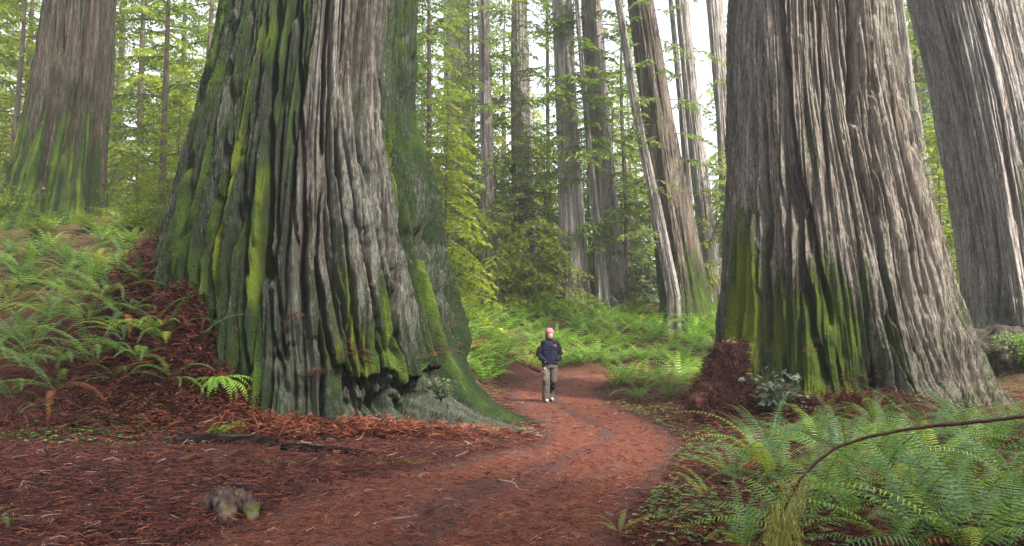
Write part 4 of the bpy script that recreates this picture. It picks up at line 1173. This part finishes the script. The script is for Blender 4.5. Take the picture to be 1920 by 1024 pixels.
# redwood sprigs caught on the ledges of the giant
def ledge(px, py, Y, n, sp=.10, mean=.24):
    n = n // 2
    p = at(px, py, Y)
    P = p + rng.normal(0, 1, (n, 3)) * np.array([sp, .06, sp * .45])
    for k in range(n):
        a = rng.uniform(0, 6.28); L = rng.uniform(.08, .2)
        D = np.array([[cos(a), sin(a) * .5 - .3, rng.uniform(-.6, .1)]])
        m = 7; u = (np.arange(m) + .5) / m
        for sg in (1, -1):
            leaves(lit, P[k] + D * (L * u)[:, None], np.repeat(D, m, 0) * .7 + np.array([[-D[0, 1], D[0, 0], 0]]) * sg, rng.normal(0, .4, (m, 3)) + np.array([0, -.5, .8]), L * .3, .012, np.clip(mean + rng.normal(0, .12), 0, 1))
for a_ in [(660, 652, 12.75, 60, .16), (600, 690, 12.7, 50), (560, 590, 12.65, 34), (705, 530, 12.75, 10), (835, 655, 13.7, 60, .14), (845, 610, 14.0, 24), (470, 640, 13.0, 50, .14), (1655, 700, 14.1, 40, .14), (1520, 640, 14.15, 20), (1590, 705, 13.9, 20)]:
    ledge(*a_)
tag(link('needle_litter', lit.mesh('needle_litter'), M['litter']), 'fallen rust red needles and twigs over the forest floor', kind='stuff')

cl = MB()
def clover(cx, cy, rx, ry, n, s=.035):
    x = cx + rng.normal(0, rx, n); y = cy + rng.normal(0, ry, n)
    k = ~pathmask(x, y); x, y = x[k], y[k]; n = len(x)
    z = H(x, y) + rng.uniform(.03, .09, n); a0 = rng.uniform(0, 6.28, n); t = rng.uniform(.1, 1, n)
    for j in range(3):
        a = a0 + j * 2.094
        D = np.stack([np.cos(a), np.sin(a), np.full(n, -.15)], -1)
        leaves(cl, np.stack([x, y, z], -1), D, np.tile([0, 0, 1.0], (n, 1)) + rng.normal(0, .2, (n, 3)), s * rng.uniform(.7, 1.3, n), s * 1.0, t)
c = ground_at(150, 775); clover(c[0], c[1] - .2, .9, .35, 420, .05)
c = ground_at(230, 760); clover(c[0], c[1] - .3, .5, .3, 260, .05)
c = ground_at(300, 800); clover(c[0], c[1], 1.2, .5, 200, .04)
c = ground_at(1240, 950); clover(c[0], c[1], .28, .7, 500, .03)
c = ground_at(1330, 870); clover(c[0], c[1], .35, 1.0, 260, .035)
c = ground_at(1180, 790); clover(c[0] + .6, c[1], .5, 2.0, 500, .05)
c = ground_at(1380, 1000); clover(c[0], c[1], .35, .6, 400, .03)
c = ground_at(1700, 930); clover(c[0], c[1], 1.4, 1.2, 900, .04)
c = ground_at(960, 720); clover(-1.0, 21.5, .35, 2.5, 600, .06)
tag(link('ground_cover', cl.mesh('ground_cover'), M['clover']), 'clover like ground cover scattered over the litter', kind='stuff')

# ------------------------------------------------------------------ merged solid shapes
def loft(mb, rings, n=16):
    """rings: (centre, rx, ry) horizontal ellipses, closed"""
    C = np.array([r[0] for r in rings], float); rx = np.array([r[1] for r in rings]); ry = np.array([r[2] for r in rings])
    th = np.arange(n) * 2 * pi / n
    V = np.stack([C[:, None, 0] + rx[:, None] * np.cos(th), C[:, None, 1] + ry[:, None] * np.sin(th), np.broadcast_to(C[:, None, 2], (len(C), n))], -1).reshape(-1, 3)
    m = len(C)
    i = np.arange(m - 1)[:, None] * n; j = np.arange(n)[None]; k = (j + 1) % n
    Q = np.stack([i + j, i + k, i + n + k, i + n + j], -1).reshape(-1, 4)
    V = np.concatenate([V, C[:1], C[-1:]])
    T = [(m * n, (q + 1) % n, q) for q in range(n)] + [(m * n + 1, (m - 1) * n + q, (m - 1) * n + (q + 1) % n) for q in range(n)]
    mb.add(V, Q, T)
def limbs(mb, pts, rad, n=14):
    """round ended tapered limb"""
    P = np.asarray(pts, float); rad = np.asarray(rad, float)
    a = (P[0] - P[1]) / np.linalg.norm(P[0] - P[1]); b = (P[-1] - P[-2]) / np.linalg.norm(P[-1] - P[-2])
    pre = [P[0] + a * rad[0] * s for s in (.95, .6)]; prr = [rad[0] * .3, rad[0] * .8]
    post = [P[-1] + b * rad[-1] * s for s in (.6, .95)]; por = [rad[-1] * .8, rad[-1] * .3]
    tube(mb, np.array(pre + list(P) + post), np.array(prr + list(rad) + por), n)
def ball(mb, c, r, n=14):
    c = np.asarray(c, float); r = np.broadcast_to(np.asarray(r, float), (3,))
    loft(mb, [(c + np.array([0, 0, -cos(t) * r[2]]), sin(t) * r[0], sin(t) * r[1]) for t in np.linspace(.2, pi - .2, 9)], n)
def fuse(mb, name, mat, parent, voxel=.012, smooth=4, rough=0.0, rs=20, seed=0, wrinkle=None):
    me = mb.mesh(name)
    tmp = bpy.data.objects.new('tmp', me); COL.objects.link(tmp)
    md = tmp.modifiers.new('r', 'REMESH'); md.mode = 'VOXEL'; md.voxel_size = voxel
    sm = tmp.modifiers.new('s', 'SMOOTH'); sm.iterations = smooth; sm.factor = .5
    dg = bpy.context.evaluated_depsgraph_get()
    ev = tmp.evaluated_get(dg)
    m2 = bpy.data.meshes.new_from_object(ev)
    bpy.data.objects.remove(tmp)
    m2.name = name; m2.materials.clear()
    if rough:
        nv = len(m2.vertices); co = np.zeros(nv * 3, np.float32); m2.vertices.foreach_get('co', co); co = co.reshape(-1, 3)
        no = np.zeros(nv * 3, np.float32); m2.vertices.foreach_get('normal', no); no = no.reshape(-1, 3)
        sx, sy, sz = rs if isinstance(rs, tuple) else (rs, rs, rs)
        co = co + no * (rough * fbm(co[:, 0] * sx, co[:, 1] * sy, co[:, 2] * sz, seed, 2))[:, None]
        m2.vertices.foreach_set('co', co.astype(np.float32).ravel())
    m2.polygons.foreach_set('use_smooth', np.ones(len(m2.polygons), bool))
    m2.update()
    return link(name, m2, mat, parent)

# ------------------------------------------------------------------ the walker
c = ground_at(1031, 755)
pz = h1(c[0], c[1])
person = thing('person', 'person in pink knit hat, navy fleece and taupe trousers walking towards us on the trail', 'person', (c[0], c[1], pz + .012))
HY = -.01
b = MB()                                   # body: head, neck, torso, arms, legs in one surface
loft(b, [((.0, HY, 1.395), .050, .055), ((.0, HY - .012, 1.42), .058, .072), ((.0, HY - .016, 1.455), .068, .088), ((0, HY - .01, 1.50), .076, .098), ((0, HY, 1.545), .078, .098), ((0, HY, 1.585), .066, .084), ((0, HY, 1.61), .04, .05)])
ball(b, (.012, HY - .108, 1.478), (.014, .018, .022)); ball(b, (0.005, HY - .092, 1.435), (.03, .022, .016))
for s in (-1, 1): ball(b, (s * .077, HY + .005, 1.49), (.012, .02, .03))
limbs(b, [(0, .01, 1.28), (0, 0, 1.42)], [.055, .05])
loft(b, [((0, .0, .84), .13, .09), ((0, 0, 1.0), .125, .085), ((0, 0, 1.2), .145, .095), ((0, .01, 1.29), .13, .075), ((0, .01, 1.35), .07, .055)])
arms = {}
for s in (-1, 1):
    A = [(s * .135, .015, 1.285), (s * .235, .035, 1.06), (s * .155, -.085, .93)]
    arms[s] = A
    limbs(b, A, [.036, .034, .03])
    ball(b, (s * .135, -.10, .91), (.035, .03, .04))
legs = {-1: [(-.095, 0, .84), (-.112, -.14, .47), (-.118, -.16, .08)], 1: [(.095, 0, .84), (.092, .03, .45), (.070, .20, .12)]}
for s in (-1, 1): limbs(b, legs[s], [.060, .042, .032])
fuse(b, 'body', M['skin'], person, .011, 3)
j = MB()                                   # fleece jacket
loft(j, [((0, -.005, .835), .172, .125), ((0, -.005, .87), .180, .132), ((0, -.005, .97), .182, .132), ((0, 0, 1.12), .186, .132), ((0, .005, 1.24), .192, .128), ((0, .01, 1.315), .180, .105), ((0, .01, 1.36), .115, .085), ((0, .005, 1.395), .072, .075), ((0, 0, 1.43), .068, .075)], 20)
jk = fuse(j, 'jacket', M['navy'], person, .010, 3, .010, (14, 14, 22), 3)
for s in (-1, 1):
    j = MB()
    limbs(j, [(s * .150, .012, 1.305), (s * .205, .03, 1.20), (s * .248, .035, 1.06), (s * .215, -.03, .985), (s * .155, -.098, .935)], [.074, .072, .068, .064, .056])
    fuse(j, 'sleeve', M['black'], person, .010, 3, .010, (20, 20, 30), 4 + s)
    j = MB()
    loft(j, [((s * .10, .01, 1.300), .085, .112), ((s * .105, .01, 1.335), .072, .098), ((s * .075, .008, 1.368), .055, .085), ((s * .055, .006, 1.385), .035, .07)])
    fuse(j, 'shoulder_panel', M['black'], jk, .010, 2)
j = MB(); loft(j, [((0, .003, 1.375), .078, .082), ((0, .002, 1.41), .074, .082), ((0, 0, 1.438), .072, .081)]); fuse(j, 'collar', M['black'], jk, .008, 2)
j = MB(); tube(j, [(0, -.150, .86), (0, -.150, 1.0), (0, -.148, 1.15), (0, -.140, 1.26), (0, -.112, 1.335)], .005, 6); link('zip', j.mesh('zip', True), M['black'], jk)
j = MB()
for q, (w_, dz) in enumerate(((.030, .012), (.022, 0), (.030, -.012))):
    loft(j, [((.092, -.135, 1.262 + dz - .004), w_, .012), ((.092, -.135, 1.262 + dz + .004), w_, .012)], 10)
link('logo', j.mesh('logo', False), M['pinklogo'], jk)
tr = MB()
loft(tr, [((0, 0, .76), .155, .115), ((0, 0, .83), .168, .120), ((0, 0, .90), .155, .112)], 20)
for s in (-1, 1):
    L = legs[s]
    k_ = L[1]
    limbs(tr, [(s * .095, 0, .80), ((s * .09 + k_[0]) / 2, k_[1] / 2 - .005, .65), (k_[0], k_[1] - .005, .47)], [.092, .090, .088])
fuse(tr, 'trousers', M['trouser'], person, .009, 2, .008, (14, 14, 18), 9)
for s in (-1, 1):
    L = legs[s]; k_, a_ = L[1], L[2]
    tr = MB()
    limbs(tr, [(k_[0], k_[1] - .005, .50), (k_[0] * .97, (k_[1] * .6 + a_[1] * .4), .36), (a_[0], a_[1] - .01, .20), (a_[0], a_[1] - .012, .10)], [.086, .084, .086, .094])
    fuse(tr, 'trouser_leg', M['trouser_low'], person, .010, 2, .008, (14, 14, 20), 10 + s)
    sh = MB()
    loft(sh, [((a_[0] + s * .004, a_[1] - .06, .028), .046, .125), ((a_[0] + s * .004, a_[1] - .06, .055), .045, .120), ((a_[0] + s * .002, a_[1] - .035, .085), .040, .085), ((a_[0], a_[1] - .0, .12), .040, .052)])
    fuse(sh, 'shoe', M['shoe'], person, .008, 2)
    sh = MB(); loft(sh, [((a_[0] + s * .004, a_[1] - .06, -.004), .048, .128), ((a_[0] + s * .004, a_[1] - .06, .024), .049, .129)]); link('sole', sh.mesh('sole', False), M['sole'], person)
hd = Vector((0, 0, 0))
hb = MB()
loft(hb, [((0, HY + .022, 1.385), .098, .075), ((0, HY + .022, 1.45), .104, .082), ((0, HY + .02, 1.53), .090, .085), ((0, HY + .02, 1.57), .07, .07)])
fuse(hb, 'hair', M['hair'], person, .009, 2, .012, (30, 30, 8), 5)
hb = MB()
loft(hb, [((0, HY - .006, 1.535), .089, .108), ((0, HY - .004, 1.56), .090, .109), ((0, HY, 1.60), .084, .100), ((0, HY + .004, 1.635), .062, .074), ((0, HY + .006, 1.652), .03, .035)])
fuse(hb, 'knit_hat', M['pink'], person, .008, 2, .004, (60, 60, 60), 6)
hb = MB()
for s in (-1, 1): ball(hb, (.008 + s * .031, HY - .093, 1.508), (.012, .008, .006), 8)
link('eye', hb.mesh('eyes', True), M['eye'], person)
hb = MB(); ball(hb, (.010, HY - .102, 1.446), (.022, .008, .006), 8); link('mouth', hb.mesh('mouth', True), M['lip'], person)
person.rotation_euler = (0, 0, R(9))

# ------------------------------------------------------------------ logs, roots, twigs
def log_between(name, label, cat, p0, p1, r0, r1, mat, seed, sink=.35, group=None, sag=0.0, parent=None, n=40):
    p0 = np.array(p0, float); p1 = np.array(p1, float)
    t = np.linspace(0, 1, n); P = p0 + (p1 - p0) * t[:, None]
    P[:, 0] += .05 * np.sin(t * 7 + seed); P[:, 1] += .05 * np.cos(t * 5 + seed)
    rad = r0 + (r1 - r0) * t
    P[:, 2] = H(P[:, 0], P[:, 1]) + rad * (1 - sink)
    mb = MB(); tube(mb, P - p0, rad, 18)
    V, Q, T, A = mb.data()
    k = np.concatenate([np.repeat(t, 18), [0, 1]])
    ax = np.concatenate([np.repeat(P - p0, 18, 0), P[:1] - p0, P[-1:] - p0])
    V = ax + (V - ax) * (1 + .25 * noise(V[:, 0] * 2, V[:, 1] * 9, V[:, 2] * 9, seed) + .15 * noise(V[:, 0] * 9, V[:, 1] * 20, V[:, 2] * 20, seed + 1))[:, None]
    o = link(name, raw_mesh(name, V, Q, T, {'tint': A}, True), mat)
    o.location = p0
    return tag(o, label, cat, group)
a_, b_ = ground_at(335, 832), ground_at(520, 838)
log_between('fallen_log', 'black wet fallen log half sunk in the needle litter', 'log', a_, b_, .095, .07, M['log'], 3, .45)
a_, b_ = ground_at(535, 846), ground_at(700, 855)
log_between('fallen_branch', 'thin dark branch continuing the line of the black log', 'branch', a_, b_, .06, .04, M['log'], 5, .3)
a_, b_ = ground_at(1012, 700), ground_at(955, 678)
log_between('rotten_log', 'reddish rotten log lying among the ferns beside the walker', 'log', (a_[0], a_[1], a_[2]), (b_[0] - .25, b_[1] + .6, b_[2]), .09, .12, M['redlog'], 8, .1)
a_, b_ = ground_at(385, 906), ground_at(478, 916)
log_between('pale_twig', 'pale bare twig lying behind the mossy root knob', 'twig', a_, b_, .010, .006, M['pale_twig'], 2, 0)
for (p_, q_), lab in [(((700, 985), (790, 972)), 'short grey twig lying across the trail'), (((935, 905), (1010, 925)), 'bent grey twig at the middle of the trail'), (((180, 880), (290, 905)), 'dark bare stick among the litter near the frame edge')]:
    a_, b_ = ground_at(*p_), ground_at(*q_)
    log_between('fallen_twig', lab, 'twig', a_, b_, .012, .006, M['pale_twig'], int(p_[0]) % 17, 0, n=20)

c = ground_at(425, 970)
rt = thing('root_knob', 'weathered brown root knob with a moss patch in the litter', 'root', (c[0], c[1], h1(c[0], c[1])))
mb = MB()
limbs(mb, [(-.34, .30, -.04), (-.20, .20, .03), (-.02, .04, .06), (.07, -.16, .035), (.11, -.30, -.03)], [.09, .13, .115, .085, .06])
limbs(mb, [(-.16, .28, -.02), (.08, .18, .05), (.24, .0, .03), (.33, -.14, -.04)], [.10, .11, .085, .055])
fuse(mb, 'root', M['root'], rt, .012, 1, .035, (16, 5, 16), 4)
rt.scale = (.85, .95, 1.3)

# littered stump at the flank of the grey giant
c = at(1352, 700, 14.7); zb = h1(c[0], c[1])
st = thing('stump', 'rotten stump buried in red needles at the flank of the grey giant', 'stump', (c[0], c[1], zb))
mb = MB()
loft(mb, [((-.12, 0, -.3), .66, .5), ((-.05, 0, .15), .46, .38), ((.08, 0, .5), .34, .30), ((.17, .05, .85), .25, .24), ((.2, .08, 1.10), .13, .12)], 24)
limbs(mb, [(-.2, -.1, .3), (-.5, -.25, .0)], [.18, .12]); limbs(mb, [(.2, -.2, .2), (.3, -.5, -.05)], [.15, .1])
fuse(mb, 'stump_wood', M['redlog'], st, .025, 3, .13, (5, 5, 2.5), 7)
lit2 = MB()
def stuck(mb_, n, fn, tints, s):
    P, Nr = fn(n)
    D = rng.normal(0, 1, (n, 3)) + np.array([0, 0, -.8]) + Nr * .4
    leaves(mb_, P, D, Nr + rng.normal(0, .3, (n, 3)), s * rng.uniform(.5, 1.3, n), .018, tints(n))
def stump_pts(n):
    a = rng.uniform(0, 2 * pi, n); z = 1.1 * rng.uniform(0, 1, n); r = np.interp(z, [0, .15, .5, .85, 1.1], [.58, .47, .36, .27, .14]) + rng.uniform(-.04, .10, n)
    return np.stack([np.cos(a) * r - .08 + .26 * z, np.sin(a) * r, z], -1), np.stack([np.cos(a), np.sin(a), np.full(n, .4)], -1)
stuck(lit2, 4200, stump_pts, lambda n: np.clip(rng.normal(.14, .16, n), 0, .8), .17)
o = link('needle_drape', lit2.mesh('needle_drape'), M['litter'], st)

# mossy hump below the leaning pale redwood
c = at(1890, 620, 18.2); zb = h1(c[0], c[1])
hm = thing('mossy_hump', 'dark mossy hump of roots below the bright bush', 'stump', (c[0], c[1], zb))
mb = MB(); ball(mb, (0, 0, .15), (.95, .7, .75), 24); ball(mb, (.6, .1, .1), (.7, .6, .6), 20); ball(mb, (-.6, -.1, 0), (.5, .5, .45), 20)
o = fuse(mb, 'root_mass', M['bark_dark_shade'], hm, .05, 2, .22, (2.5, 2.5, 2.5), 12)

# arching twig with hanging moss close to us
tw = thing('arching_twig', 'brown bare twig arching over the fern bed with moss hanging from its tip', 'twig', (2.9, 3.6, .4))
px_ = [(1462, 975, 3.45), (1478, 935, 3.45), (1500, 900, 3.46), (1528, 868, 3.48), (1565, 840, 3.5), (1620, 821, 3.53), (1690, 806, 3.56), (1760, 797, 3.6), (1850, 789, 3.65), (1960, 776, 3.7), (2080, 790, 3.75), (2180, 900, 3.8), (2230, 1150, 3.85)]
P = np.array([at(*p) for p in px_])
P = np.array([[np.interp(u, np.arange(len(P)), P[:, c_]) for c_ in range(3)] for u in np.linspace(0, len(P) - 1, 130)])
for _ in range(6): P[1:-1] = (P[:-2] + P[1:-1] * 2 + P[2:]) / 4
P[:, 2] += .003 * noise(np.arange(130) * .35, 0, 0, 3); P[:, 1] += .004 * noise(np.arange(130) * .35, 5, 0, 4)
P[-1, 2] = min(P[-1, 2], h1(P[-1, 0], P[-1, 1]) - .05)
rad = np.interp(np.arange(130), [0, 20, 60, 129], [.004, .006, .007, .011]) * (1 + .30 * np.abs(noise(np.arange(130) * .8, 2, 0, 6)) + .3 * (noise(np.arange(130) * .23, 8, 0, 9) > .45))
mb = MB(); tube(mb, P - np.array(tw.location), rad, 9)
link('stem', mb.mesh('twig_stem', True), M['twig'], tw)
mm = MB()
nst = 380
i0 = (rng.rand(nst) ** 2.2 * 26).astype(int)
S0 = P[i0] - np.array(tw.location) + rng.normal(0, .022, (nst, 3)) * np.array([1.3, 1, .6])
L = rng.uniform(.05, .19, nst) * np.interp(i0, [0, 6, 14, 26], [1, .9, .35, .12])
prev = S0
dx = rng.normal(0, .20, (nst, 2))
for q in range(4):
    nx_ = prev + np.stack([dx[:, 0] * L / 4 + rng.normal(0, .008, nst), dx[:, 1] * L / 4 + rng.normal(0, .008, nst), -L / 4], -1)
    leaves(mm, prev, nx_ - prev + np.array([0, 0, -1e-4]), np.stack([rng.normal(0, .3, nst), -np.ones(nst), np.zeros(nst)], -1), np.linalg.norm(nx_ - prev, axis=1) * 1.3, .0038, np.clip(.5 + rng.normal(0, .22, nst), 0, 1))
    prev = nx_
link('hanging_moss', mm.mesh('hanging_moss'), M['moss_hang'], tw)

# ------------------------------------------------------------------ haze
g = NT('haze_air')
pv = g.n('ShaderNodeVolumePrincipled')
pv.inputs['Color'].default_value = (.93, .96, 1, 1); pv.inputs['Density'].default_value = .0014; pv.inputs['Anisotropy'].default_value = .35
g.t.links.new(pv.outputs[0], g.out.inputs['Volume'])
mb = MB()
x0, x1, y0, y1, z0, z1 = -114, 114, -44, 174, -3, 66
V = [(x, y, z) for z in (z0, z1) for y in (y0, y1) for x in (x0, x1)]
mb.add(V, [(0, 2, 3, 1), (4, 5, 7, 6), (0, 1, 5, 4), (2, 6, 7, 3), (0, 4, 6, 2), (1, 3, 7, 5)])
tag(link('haze', mb.mesh('haze'), g.m), 'pale air between the trees', kind='stuff')
